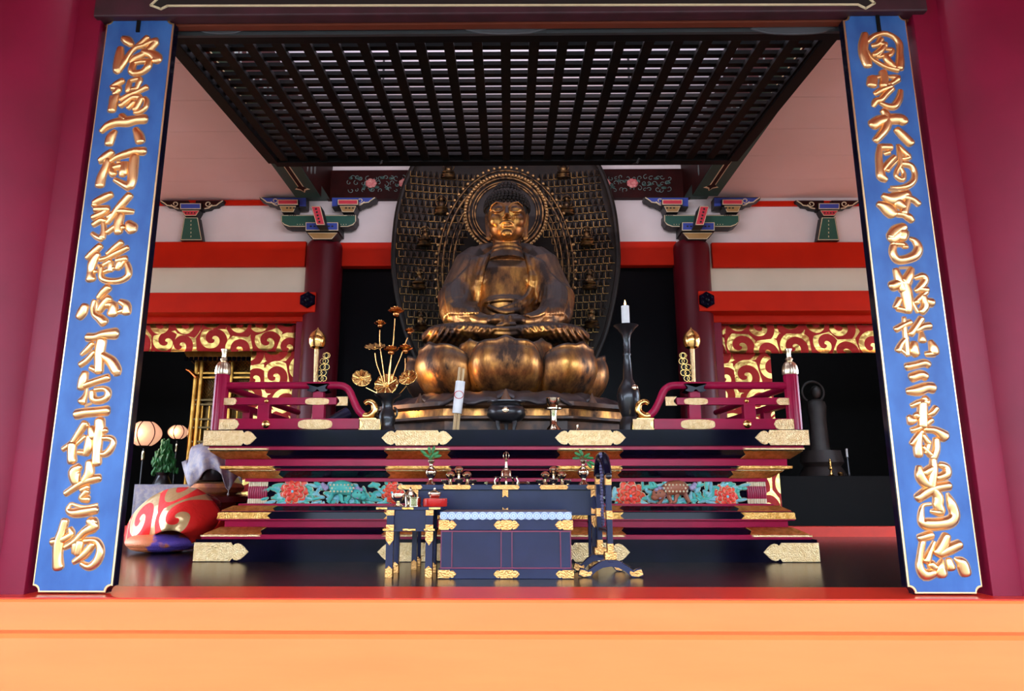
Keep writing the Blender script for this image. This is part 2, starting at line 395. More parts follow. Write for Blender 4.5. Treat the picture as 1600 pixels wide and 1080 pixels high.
# front columns and jambs
for s_, nm, pxj0, pxj1 in ((-1, 'left', 24, 55), (1, 'right', 1533, 1566)):
    xa, xb = X(pxj0, 930, 4.1), X(pxj1, 930, 4.1)
    xin, xout = (xb, xa) if s_ < 0 else (xa, xb)
    tag(MB().box(xin, xout + s_ * .1, 4.0, 4.25, 0, 4.75).build('door_jamb', crimson, bevel=.004), 'flat crimson jamb strip behind the %s blue board' % nm, 'jamb')
    r = .46
    m = MB().lathe((xout + s_ * r, 4.2, 0), [(r, 0), (r, 4.75)], 64)
    tag(m.build('round_pillar', crimson, smooth=True), 'massive crimson round pillar at the %s edge of the picture' % nm, 'pillar')
# lintel beam with a painted cartouche
Yl = 3.96
zb = Zz(790, 21, Yl)
t = thing('lintel_beam', (0, Yl, zb), 'dark painted lintel with cream outlined cartouche across the top', 'beam')
MB().box(-2.75, 2.75, Yl, 4.05, zb, 4.05).build('beam_body', M('dark_purple_paint', (.06, .012, .022), .55, c2=(.03, .008, .012), scale=5), t, bevel=.01)
def strip(mb, pts, wd, y, th=.006):
    """flat painted line through world (x,z) points"""
    n = len(pts)
    for i in range(n - 1):
        a, b = Vector(pts[i]), Vector(pts[i + 1]); d = (b - a)
        if d.length < 1e-6: continue
        nn = Vector((-d.y, d.x)).normalized() * wd / 2; e = d.normalized() * wd * .2
        q = [a - e + nn, b + e + nn, b + e - nn, a - e - nn]
        mb.rings([[(p.x, y, p.y) for p in q], [(p.x, y - th, p.y) for p in q]])
def pp(px, py, Y): v = P(px, py, Y); return (v.x, v.z)
outl = [pp(1352, 14, Yl), pp(1366, 6, Yl), pp(1352, -6, Yl), pp(1320, -9, Yl), pp(280, -9, Yl), pp(250, -4, Yl), pp(236, 9, Yl), pp(252, 15, Yl), pp(262, 10, Yl), pp(1340, 8, Yl), pp(1352, 14, Yl)]
mb = MB(); mb.mat(0); strip(mb, outl, .014, Yl - .002); mb.mat(1).prism(outl[:-1], Yl - .001, Yl + .001)
mb.build('cartouche', [cream, blackp], t)
mb = MB().box(-2.75, 2.75, 4.05, 4.10, zb - .012, 4.15)
mb.build('soffit_rail', M('brown_rail', (.16, .03, .012), .5), t)
# ------------------------------------------------------------------ raised lattice shutter
sh = thing('lattice_shutter', (0, 4.2, 3.62), 'black wooden lattice shutter swung up and hung under the ceiling', 'shutter')
YS0, YS1 = 4.2, 6.30
def zs(y): return 3.645 + (y - YS0) * .065
XL, XR = -2.32, 2.20
per = .2014; xc0 = X(790, 66, 4.28)
fr = MB()
def slab(mb, x0, x1, y0, y1, dz0, dz1):
    v = []
    for (y, k) in ((y0, 0), (y1, 1)):
        v.append([(x0, y, zs(y) + dz0), (x1, y, zs(y) + dz0), (x1, y, zs(y) + dz1), (x0, y, zs(y) + dz1)])
    mb.rings(v)
slab(fr, XL - .3, XR + .38, YS0 - .07, YS0 + .03, -.02, .09); slab(fr, XL - .02, XR + .02, YS1 - .03, YS1 + .08, -.02, .08)
slab(fr, XL - .08, XL + .02, YS0, YS1, -.02, .09); slab(fr, XR - .02, XR + .08, YS0, YS1, -.02, .09)
fr.build('frame', blackm, sh, bevel=.004)
la = MB(); y = YS0 + .02; k = 0
while y < YS1: slab(la, XL, XR, y, y + .052, .03, .062); y += .125
x = xc0
while x > XL: x -= per
x += per
while x < XR: slab(la, x - .036, x + .036, YS0, YS1, -.004, .032); x += per
la.build('lattice', darkwood, sh)
for px, wd in ((345, .18), (790, .30), (1240, .30)):
    c = P(px, 43, 4.1)
    mb = MB().prism([(c.x + wd * .9 * math.cos(a) * (1 + .06 * math.cos(6 * a)), c.z + .045 * math.sin(a)) for a in [2 * pi * i / 28 for i in range(28)]], 4.105, 4.12, .004)
    mb.build('hinge_plate', M('grey_iron', (.10, .10, .11), .5, .4), sh, smooth=True)
MB().box(XL - .3, XR + .38, 4.115, 4.14, Zz(790, 53, 4.12), 3.95).build('hanging_rail', M('grey_black_rail', (.035, .037, .04), .5), sh)
for px in (592, 990):
    c = P(px, 250, 6.3)
    MB().tube([(c.x, 6.36, 5.0), (c.x, 6.36, c.z + .06), (c.x, 6.33, c.z - .02), (c.x + .03, 6.28, c.z - .04), (c.x + .05, 6.26, c.z)], .012).build('hook', iron, sh)
# ------------------------------------------------------------------ ceiling beams running to the rear columns
def depthbeam(xc, s_, lbl):
    zb_ = Zz(490, 319, 8.4); w2 = .16
    t = thing('ceiling_beam', (xc, 6.4, zb_), lbl, 'beam')
    MB().box(xc - w2 * 1.0, xc + w2, 4.3, 8.2, zb_, 5.0).build('beam_body', dgreen, t)
    MB().box(xc - w2, xc + w2, 8.2, 8.66, Zz(490, 312, 8.62), 5.0).build('beam_end', dgreen, t)
    MB().box(xc - s_ * w2, xc - s_ * (w2 + .004), 8.19, 8.66, Zz(490, 312, 8.62), 5.0).build('painted_end', brownl, t)
    # painted inner face
    mb = MB(); mb.mat(0).box(xc - s_ * w2, xc - s_ * (w2 + .004), 4.3, 8.19, zb_ + .01, 5.0)
    mb.mat(1)
    for i in range(23):
        yy = 4.6 + i * .15; mb.ball((xc - s_ * (w2 + .004), yy + random.uniform(-.04, .04), zb_ + .1 + random.random() * .35), (.006, .02 + random.random() * .04, .03 + random.random() * .07), 7, 5)
    mb.build('painted_side', [brownl, M('faded_paint', (.12, .14, .13), .6)], t)
    mb = MB()
    def arrow(wd, ln, mi, dz):
        mb.mat(mi)
        q = [(-wd, 4.6), (wd, 4.6), (wd, ln - .10), (wd * 2.6, ln - .04), (wd * .8, ln - .01), (0, ln + .06), (-wd * .8, ln - .01), (-wd * 2.6, ln - .04), (-wd, ln - .10)]
        mb.rings([[(xc + a, b, zb_ - dz) for a, b in q], [(xc + a, b, zb_) for a, b in q]])
    arrow(.036, 7.98, 0, .002); arrow(.024, 7.95, 1, .004)
    mb.build('painted_arrow', [cream, brownl], t)
depthbeam(X(489, 317, 8.4), -1, 'green painted ceiling beam running to the left rear column')
depthbeam(X(1095, 317, 8.4), 1, 'green painted ceiling beam running to the right rear column')
# peony beam between the columns
Yp = YB - .1
t = thing('peony_beam', P(790, 310, Yp), 'dark red beam painted with pink peonies and pale scrolls above the statue', 'beam')
MB().box(-2.45, 2.45, Yp, YB + .05, Zz(790, 310, Yp), Zz(790, 265, Yp)).build('beam_body', brownl, t)
mb = MB()
for px in (580, 632, 945, 988, 1020, 545):
    c = P(px, 287 if px not in (1020, 545) else 284, Yp); k = 1 if px in (580, 632, 945, 988) else .0
    if k:
        mb.mat(0).ball((c.x, Yp - .004, c.z), (.072, .02, .062), 14, 8)
        for i in range(7):
            a = i * .9; mb.ball((c.x + .045 * math.cos(a), Yp - .012, c.z + .04 * math.sin(a)), (.034, .018, .03), 9, 6)
mb.mat(1)
for px in list(range(548, 655, 9)) + list(range(935, 1050, 9)):
    for q in range(3):
        c = P(px + random.uniform(-3, 3), 278 + q * 9 + random.uniform(-2, 2), Yp - .004)
        r = .026 + random.random() * .02; a0 = random.random() * 6; sg = random.choice((-1, 1))
        mb.tube([(c.x + r * (1 - j / 13) * math.cos(a0 + sg * j * .5), Yp - .004, c.z + r * (1 - j / 13) * math.sin(a0 + sg * j * .5)) for j in range(11)], .0038, 5)
mb.mat(2)
for px in list(range(550, 655, 8)) + list(range(935, 1050, 8)):
    c = P(px + random.uniform(-4, 4), 287 + random.uniform(-10, 10), Yp - .002)
    mb.ball((c.x, Yp, c.z), (.04 * random.uniform(.5, 1), .006, .022), 8, 5)
mb.build('peony_painting', [pinkp, M('pale_scroll_paint', (.16, .25, .22), .6), M('dull_green_paint', (.02, .06, .045), .6)], t, smooth=True)
# lower rail line in the peony bay
# ------------------------------------------------------------------ bracket sets
def framed(mb, pts, y, d, fill, edge=3, edge2=4, e=.010):
    """block with black outline, cream line and coloured field on its face"""
    c = Vector((sum(p[0] for p in pts) / len(pts), sum(p[1] for p in pts) / len(pts)))
    def shr(k): 
        out = []
        for p in pts:
            v = Vector(p) - c; l = v.length
            out.append(tuple(c + Vector((v.x - math.copysign(min(abs(v.x), k), v.x), v.y - math.copysign(min(abs(v.y), k), v.y)))))
        return out
    mb.mat(edge2).prism(pts, y, y + d)
    mb.mat(edge).prism(shr(e * .6), y - .003, y)
    mb.mat(fill).prism(shr(e * 1.5), y - .006, y - .003)
BM = [bluep, redp, green, cream, blackp, M('painted_ochre', (.35, .2, .06), .5), brownl]
def px2(l, Y, cx, mir): return [pp(cx + mir * (a - cx), b, Y) for a, b in l]
def cloud(cx, cy, half, dr, Y, base=0, d=.08, inner=6):
    """scroll-ended bracket arm from px cx to cx+dr*half at top py cy"""
    def q(a, b): return pp(cx + dr * a, cy + b, Y)
    body = [q(inner, 0), q(half, 0), q(half - 1.5, 4), q(half - 8, 6), q(half - 11, 9), q(half - 19, 10), q(half - 23, 13), q(half - 30, 14), q(inner, 16)]
    mb = MB()
    mb.mat(4).prism(body, Y - d, Y)
    inn = [q(inner, 1), q(half - 4, 1.2), q(half - 9, 4.5), q(half - 12, 7), q(half - 20, 8), q(half - 24, 11), q(half - 31, 12), q(inner, 14)]
    mb.mat(base).prism(inn, Y - d - .003, Y - d)
    mb.mat(3)
    edge = [q(half - 2, .8), q(half - 8.5, 5), q(half - 11.6, 7.8), q(half - 19.5, 8.8), q(half - 23.5, 11.8), q(half - 30, 13)]
    mb.tube([(a, Y - d - .005, b) for a, b in edge], .0075, 6)
    c = q(half - 24, 5.5); s0 = S(cx, cy, Y)
    mb.tube([(c[0] + dr * s0 * (6 - j * .33) * math.cos(.3 + j * .55), Y - d - .005, c[1] - s0 * (5 - j * .28) * math.sin(.3 + j * .55)) for j in range(14)], .0065, 6)
    return mb
def strutbracket(cx, s_, lbl):
    Y = YB - .03
    t = thing('strut_bracket', P(cx, 380, Y), lbl, 'bracket')
    mb = MB(); mir = -s_
    mb = cloud(cx, 317, 50, 1, Y, 6); mb.build('scroll_arm', BM, t, smooth=True)
    mb = cloud(cx, 317, 50, -1, Y, 6); mb.build('scroll_arm', BM, t, smooth=True)
    mb = MB()
    framed(mb, px2([(cx - 16.5, 323), (cx + 16.5, 323), (cx + 16.5, 333), (cx - 16.5, 333)], Y, cx, 1), Y - .12, .12, 0)
    framed(mb, px2([(cx - 14, 334), (cx + 14, 334), (cx + 9, 343), (cx - 9, 343)], Y, cx, 1), Y - .12, .12, 1, e=.008)
    mb.mat(4)
    for k in range(4):
        c = P(cx - 7 + k * 4.6, 338.5, Y); mb.box(c.x - .009, c.x + .009, Y - .128, Y - .12, c.z - .009, c.z + .009)
    mb.build('bearing_block', BM, t)
    mb = MB()
    framed(mb, px2([(cx - 11, 344), (cx + 11, 344), (cx + 17, 380), (cx - 17, 380)], Y, cx, 1), Y - .10, .10, 2)
    mb.mat(3)
    for k in range(5):
        c = P(cx, 350 + k * 6, Y); mb.box(c.x - .004, c.x + .004, Y - .108, Y - .10, c.z - .012, c.z + .012)
    mb.build('strut', BM, t)
strutbracket(304, -1, 'painted bracket on green strut at the left of the white wall')
strutbracket(1289, 1, 'painted bracket on green strut at the right of the white wall')
def columnbracket(cx, s_, lbl):
    Y = 8.62; d = .12
    t = thing('bracket_complex', P(cx, 372, Y - .2), lbl, 'bracket')
    for dr in (-1, 1):
        cloud(cx, 315, 92 if dr * s_ > 0 else 88, dr, Y, 0, d=.14, inner=20).build('scroll_arm', BM, t, smooth=True)
    mb = MB()
    arm = [(cx - 58, 343), (cx + 58, 343), (cx + 58, 352), (cx + 54, 359), (cx + 46, 362), (cx - 46, 362), (cx - 54, 359), (cx - 58, 352)]
    framed(mb, px2(arm, Y, cx, 1), Y - .16, .16, 2)
    mb.mat(3)
    for dx in (-38, -34, -30, 30, 34, 38):
        c = P(cx + dx, 351, Y - .16); mb.ball((c.x, Y - .168, c.z), .006, 6, 4)
    mb.build('bracket_arm', BM, t)
    for dx in (-46, 46):
        mb = MB(); q = cx + dx
        framed(mb, px2([(q - 16, 321), (q + 16, 321), (q + 16, 330), (q - 16, 330)], Y, q, 1), Y - .20, .2, 1)
        framed(mb, px2([(q - 13, 331), (q + 13, 331), (q + 9, 341), (q - 9, 341)], Y, q, 1), Y - .20, .2, 5, e=.007)
        mb.mat(4)
        for k in range(4):
            c = P(q - 8 + k * 5.3, 325.5, Y - .2); mb.box(c.x - .013, c.x + .013, Y - .21, Y - .2, c.z - .009, c.z + .009)
            c = P(q - 5 + k * 3.3, 336, Y - .2); mb.box(c.x - .008, c.x + .008, Y - .21, Y - .2, c.z - .008, c.z + .008)
        mb.build('small_block', BM, t)
    Y2_ = Y - .26
    mb = MB()
    framed(mb, px2([(cx - 26, 347), (cx + 26, 347), (cx + 26, 361), (cx - 26, 361)], Y2_, cx, 1), Y2_, .3, 0)
    framed(mb, px2([(cx - 24, 362), (cx + 24, 362), (cx + 15, 373), (cx - 15, 373)], Y2_, cx, 1), Y2_ + .03, .24, 5, e=.008)
    mb.mat(4)
    for k in range(7):
        c = P(cx - 17 + k * 5.6, 354, Y2_); mb.box(c.x - .012, c.x + .012, Y2_ - .010, Y2_ - .004, c.z - .01, c.z + .01)
    mb.build('main_block', BM, t)
    # projecting arm end, tilted, red with black marks
    Y3 = Y2_ - .18
    lean = -s_
    mb = MB()
    framed(mb, [pp(cx + lean * (-17) + 0, 322, Y3), pp(cx + lean * (-2), 322, Y3), pp(cx + lean * 5, 352, Y3), pp(cx + lean * (-9), 352, Y3)] , Y3, .18, 1, e=.008)
    mb.mat(4)
    for k in range(5):
        c = P(cx + lean * (-9 + k * 1.3), 327 + k * 5, Y3); mb.box(c.x - .012, c.x + .012, Y3 - .010, Y3 - .005, c.z - .012, c.z + .012)
    mb.build('projecting_arm', BM, t)
columnbracket(503, -1, 'blue green and red painted bracket set on the left rear column')
columnbracket(1091, 1, 'blue green and red painted bracket set on the right rear column')
# ------------------------------------------------------------------ cloths in the rear openings
def curtain(name, px0, px1, y0, y1, Y, lbl, wave=.025, mat_=None, nz=6, grp=None):
    a, b = P(px0, y0, Y), P(px1, y1, Y)
    x0, x1 = X(px0, (y0 + y1) / 2, Y), X(px1, (y0 + y1) / 2, Y)
    def fn(u, v): 
        return Vector((x0 + (x1 - x0) * u, Y + wave * math.sin(u * (x1 - x0) * 9 + v) * (.4 + .6 * v), a.z + (b.z - a.z) * v))
    o = MB().grid(fn, 60, nz).build(name, mat_ or kara_v, smooth=True, solid=.012, auto=False)
    return tag(o, lbl, 'curtain', grp)
curtain('valance', -60, 461, 508, 549, YB + .14, 'red and gold scroll valance under the lintel left of the altar')
curtain('valance', 1126, 1660, 508, 551, YB + .12, 'red and gold scroll valance under the lintel right of the altar')
curtain('hanging_banner', 384, 461, 545, 805, YB + .18, 'red and gold scroll banner hanging behind the left balustrade', nz=14)
curtain('hanging_banner', 1128, 1213, 545, 805, YB + .18, 'red and gold scroll banner hanging behind the right balustrade', nz=14)
# ================================================================== ALTAR
AX0, AX1, AY0, AY1 = -2.555, 2.49, 5.75, 8.39
al = thing('altar_platform', ((AX0 + AX1) / 2, 7.0, 0), 'wide tiered maroon and black lacquer altar platform with gilt fittings', 'altar')
def rect(a, z): return [(AX0 + a, AY0 + a, z), (AX1 - a, AY0 + a, z), (AX1 - a, AY1 - a, z), (AX0 + a, AY1 - a, z)]
def tiers(name, prof):
    mb = MB()
    for i, (a, z, mi) in enumerate(prof[:-1]):
        a2, z2_ = prof[i + 1][:2]
        mb.mat(mi).rings([rect(a, z), rect(a2, z2_)], cap=(i == 0 or i == len(prof) - 2))
    return mb.build(name, [blackl, maroon], al)
tiers('plinth', [(0, 0, 0), (0, .176, 0), (.03, .178, 1), (.03, .178, 1)])
tiers('lower_steps', [(.03, .178, 1), (.03, .208, 1), (.045, .212, 0), (.145, .262, 1), (.16, .264, 1), (.16, .315, 1), (.115, .322, 1), (.115, .332, 0), (.125, .385, 0), (.125, .393, 1), (.14, .397, 0), (.21, .434, 1), (.235, .437, 1), (.235, .453, 1), (.33, .455, 1)])
tiers('waist', [(.32, .45, 0), (.32, .645, 0), (.33, .65, 0)])
tiers('upper_steps', [(.33, .638, 1), (.265, .64, 1), (.265, .668, 1), (.255, .672, 0), (.17, .728, 0), (.165, .732, 1), (.165, .742, 1), (.15, .744, 0), (.11, .752, 0), (.11, .768, 1), (.135, .772, 1), (.135, .825, 1), (.12, .832, 0), (.04, .893, 0), (.03, .9, 1), (.03, .928, 1), (.02, .93, 0)])
tiers('top_slab', [(.02, .928, 0), (0, .932, 0), (0, 1.064, 0), (.01, 1.066, 0)])
def cloud_plate(mb, x0, x1, z0, z1, y, ends='LR', th=.008, tip=None):
    """flat gilt plate with ogee ends"""
    h = z1 - z0; zc_ = (z0 + z1) / 2; tip = tip or h * 1.0
    R_ = [(-tip, -.5), (-tip * .93, -.40), (-tip * .86, -.33), (-tip * .78, -.42), (-tip * .62, -.46), (-tip * .42, -.40), (-tip * .25, -.26), (-tip * .12, -.12), (0, 0)]
    def end(xe, d):
        lo = [(xe + d * a, zc_ + b * h) for a, b in R_]; up = [(xe + d * a, zc_ - b * h) for a, b in reversed(R_[:-1])]
        return lo + up
    pts = []
    if 'L' in ends: pts += list(reversed(end(x0, -1)))
    else: pts += [(x0, z1), (x0, z0)]
    if 'R' in ends: pts += end(x1, 1)
    else: pts += [(x1, z0), (x1, z1)]
    mb.prism(pts, y - th, y, .002)
XA = [X(596, 687, AY0), X(707, 687, AY0), X(867, 689, AY0), X(978, 689, AY0)]
CT = .44   # corner fitting length
def fitting(mb_fn, nm='gilt_fitting', m=goldp):
    mb = MB(); mb_fn(mb); return mb.build(nm, m, al)
for z0, z1, mt in ((.934, 1.060, goldp), (.004, .152, goldp)):
    for (a, b, e) in ((AX0 - .008, AX0 + CT, 'R'), (AX1 - CT, AX1 + .008, 'L'), (XA[0], XA[1], 'LR'), (XA[2], XA[3], 'LR')):
        def f(mb):
            cloud_plate(mb, a, b, z0, z1, AY0 - .001, e)
            if e == 'R': mb.box(AX0 - .008, AX0, AY0, AY0 + .4, z0, z1)
            if e == 'L': mb.box(AX1, AX1 + .008, AY0, AY0 + .4, z0, z1)
        fitting(f)
# sloped strips
def band_strip(a0, z0, a1, z1, xs, off=.006, taper=.05, m=goldo):
    for (xa, xb, e) in xs:
        mb = MB()
        n = Vector((0, -(z1 - z0), (a1 - a0))); n.normalize()
        if n.y > 0: n = -n
        def pt(x, a, z): return Vector((x, AY0 + a, z)) + n * off
        if e == 'R':
            q = [pt(AX0 + a0 - .006, a0, z0), pt(xb, a0, z0), pt(xb - taper * .6, (a0 + a1) / 2, (z0 + z1) / 2), pt(xb, a1, z1), pt(AX0 + a1 - .006, a1, z1)]
        elif e == 'L':
            q = [pt(xa, a0, z0), pt(AX1 - a0 + .006, a0, z0), pt(AX1 - a1 + .006, a1, z1), pt(xa, a1, z1), pt(xa + taper * .6, (a0 + a1) / 2, (z0 + z1) / 2)]
        else:
            q = [pt(xa, a0, z0), pt(xb, a0, z0), pt(xb - taper * .6, (a0 + a1) / 2, (z0 + z1) / 2), pt(xb, a1, z1), pt(xa, a1, z1), pt(xa + taper * .6, (a0 + a1) / 2, (z0 + z1) / 2)]
        mb.rings([q, [p - n * (off + .004) for p in q]])
        if e != 'LR':   # wraps the side
            s_ = -1 if e == 'R' else 1; x_ = AX0 if s_ < 0 else AX1
            mb.box(x_ - s_ * (max(a0, a1) + .004), x_ - s_ * (min(a0, a1) - .006), AY0 + max(a0, a1), AY0 + .5, min(z0, z1) + .004, max(z0, z1) - .004) if abs(a0 - a1) < .02 else None
        mb.build('gilt_fitting', m, al)
def xs(k): return ((AX0, AX0 + k, 'R'), (AX1 - k, AX1, 'L'), (XA[0] + .02, XA[1] - .02, 'LR'), (XA[2] + .02, XA[3] - .02, 'LR'))
for (a0, z0, a1, z1, k) in ((.045, .212, .145, .262, .52), (.115, .332, .125, .385, .56), (.14, .397, .21, .434, .58), (.255, .672, .17, .728, .60), (.15, .742, .11, .752, .56), (.11, .752, .11, .768, .57), (.12, .832, .04, .893, .53)):
    band_strip(a0, z0, a1, z1, xs(k))
band_strip(.03, .900, .03, .914, xs(.54), m=goldp); band_strip(.165, .731, .165, .742, xs(.57), m=goldp); band_strip(.03, .196, .03, .210, xs(.52), m=goldp)
# waist pillars and carvings
WY = AY0 + .32
def ribbed(px0, px1):
    x0, x1 = X(px0, 770, WY - .03), X(px1, 770, WY - .03)
    n = 9; w_ = (x1 - x0) / n
    mb = MB()
    for mi, za, zb2 in ((0, .455, .495), (1, .497, .598), (0, .600, .638)):
        mb.mat(mi)
        for i in range(n):
            xx = x0 + (i + .5) * w_; bul = .012 if mi == 1 else 0
            mb.tube([(xx, WY - .03, za), (xx, WY - .03 - bul, (za + zb2) / 2), (xx, WY - .03, zb2)], w_ * .52, 8)
    mb.mat(1).box(x0 + .01, x1 - .01, WY - .022, WY, .455, .64)
    mb.build('ribbed_post', [cream, maroon], al, smooth=True)
ribbed(388, 418); ribbed(1167, 1197)
YC = WY - .03
def pc(px, py, d=0): v = P(px, py, YC); return Vector((v.x, YC - d, v.z))
def petal(mb, c, a, ln, wd, d, th=.012):
    """flat pointed petal in the x-z plane"""
    R_ = Matrix.Rotation(-a, 3, 'Y')
    mb.ball(Vector(c) + R_ @ Vector((ln * .5, -d, 0)), (ln * .55, th, wd * .5), 9, 6, rot=R_)
def flower(px, py, r, lbl, mats=None):
    mb = MB(); s0 = S(px, py, YC); c = pc(px, py)
    for lay, (n, k, d) in enumerate(((9, 1, .0), (8, .74, .020), (6, .46, .040))):
        for i in range(n):
            a = 2 * pi * i / n + lay * .3
            mb.mat(1); petal(mb, c, a, r * s0 * k * 1.10, r * s0 * k * .74, d)
            mb.mat(0); petal(mb, c, a, r * s0 * k * 1.03, r * s0 * k * .66, d + .007)
    mb.mat(2).ball(c - Vector((0, .05, 0)), .014, 8, 6)
    lab(mb.build('carved_peony', mats or [redflower, cream, skyb], al, smooth=True), lbl)
def leaves(lst, nm='carved_leaves'):
    mb = MB()
    for px, py, ang, ln, wd, mi in lst:
        s0 = S(px, py, YC); c = pc(px, py); a = math.radians(ang)
        mb.mat(2); petal(mb, c, a, ln * s0 * 1.06, wd * s0 * 1.25, 0.0, .008)
        mb.mat(mi); petal(mb, c, a, ln * s0, wd * s0, .006, .010)
    mb.build(nm, [teal, skyb, cream], al, smooth=True)
flower(460, 768, 22, 'scarlet carved peony on the left panel')
flower(614, 770, 17, 'scarlet carved peony beside the side table')
flower(984, 775, 22, 'scarlet carved peony right of the gong stand')
flower(1134, 776, 19, 'scarlet carved peony with blue centre', [redflower, cream, skyb])
random.seed(3)
L1 = []
for base in ((422, 612), (960, 1160)):
    x = base[0]
    while x < base[1]:
        L1.append((x, random.uniform(758, 785), random.uniform(0, 360), random.uniform(11, 17), random.uniform(4, 7), random.choice((0, 1))))
        L1.append((x + 3, random.choice((781, 783, 760)), random.choice((10, -15, 170, 195)), random.uniform(14, 20), random.uniform(4, 6), random.choice((0, 1))))
        for q_ in range(2): L1.append((x + random.uniform(-3, 3), random.uniform(757, 786), random.uniform(0, 360), random.uniform(8, 16), random.uniform(4, 6.5), random.choice((0, 0, 1))))
        x += 6
leaves([l for l in L1 if l[0] < 530]); leaves([l for l in L1 if 530 <= l[0] < 700]); leaves([l for l in L1 if l[0] > 900 and l[0] < 1060]); leaves([l for l in L1 if l[0] >= 1060])
def lion(px, mir, body, spot, lbl):
    mb = MB(); s0 = S(px, 770, YC)
    def q(a, b, d=.03): v = pc(px + mir * a, b); return Vector((v.x, YC - d, v.z))
    mb.mat(0)
    pts = smoothline([tuple(q(-18, 767)) + (9,), tuple(q(-8, 762)) + (11,), tuple(q(4, 763)) + (11,), tuple(q(15, 767)) + (9,)])
    mb.tube([p[:3] for p in pts], [p[3] * s0 for p in pts], 12)
    mb.ball(q(24, 772, .045), (11 * s0, 9 * s0, 9 * s0), 12, 8)
    mb.ball(q(31, 777, .055), (6 * s0, 6 * s0, 5 * s0), 10, 6)
    for a, b, c_, d_ in ((-16, 770, -24, 784), (-6, 770, -2, 784), (10, 770, 4, 785), (16, 774, 22, 786)):
        mb.tube([q(a, b), q((a + c_) / 2 + 1, (b + d_) / 2), q(c_, d_), q(c_ + 4, d_ + 1)], [4 * s0, 3.4 * s0, 2.6 * s0, 2.8 * s0], 8)
    mb.mat(1)
    for i in range(7):
        for j in range(3):
            mb.ball(q(-18 + i * 5.5 + (j % 2) * 2.5, 758 + j * 5, .03 + 9.3 * s0), (1.7 * s0, .008, 1.7 * s0), 7, 5)
    mb.mat(2)
    for i in range(9):
        a = i * .7; mb.ball(q(22 + 9 * math.cos(a), 770 + 7 * math.sin(a), .05 + .02 * math.sin(i)), 3.2 * s0, 8, 5)
    for i in range(5): mb.ball(q(-26 - i * 1.5, 762 - i * 1.2 + (i % 2) * 3, .03), 3.6 * s0, 8, 5)
    mb.mat(3)
    for e in (-3, 3): mb.ball(q(27 + e, 770, .045 + 8 * s0), 1.3 * s0, 6, 5)
    lab(mb.build('carved_lion', [body, spot, M('lilac_paint', (.42, .33, .5), .5), blackp], al, smooth=True), lbl)
lion(538, 1, teal, cream, 'teal carved lion with cream spots')
lion(1052, -1, M('brown_lion_paint', (.42, .13, .06), .5, c2=(.3, .09, .05)), cream, 'brown carved lion with cream scales')
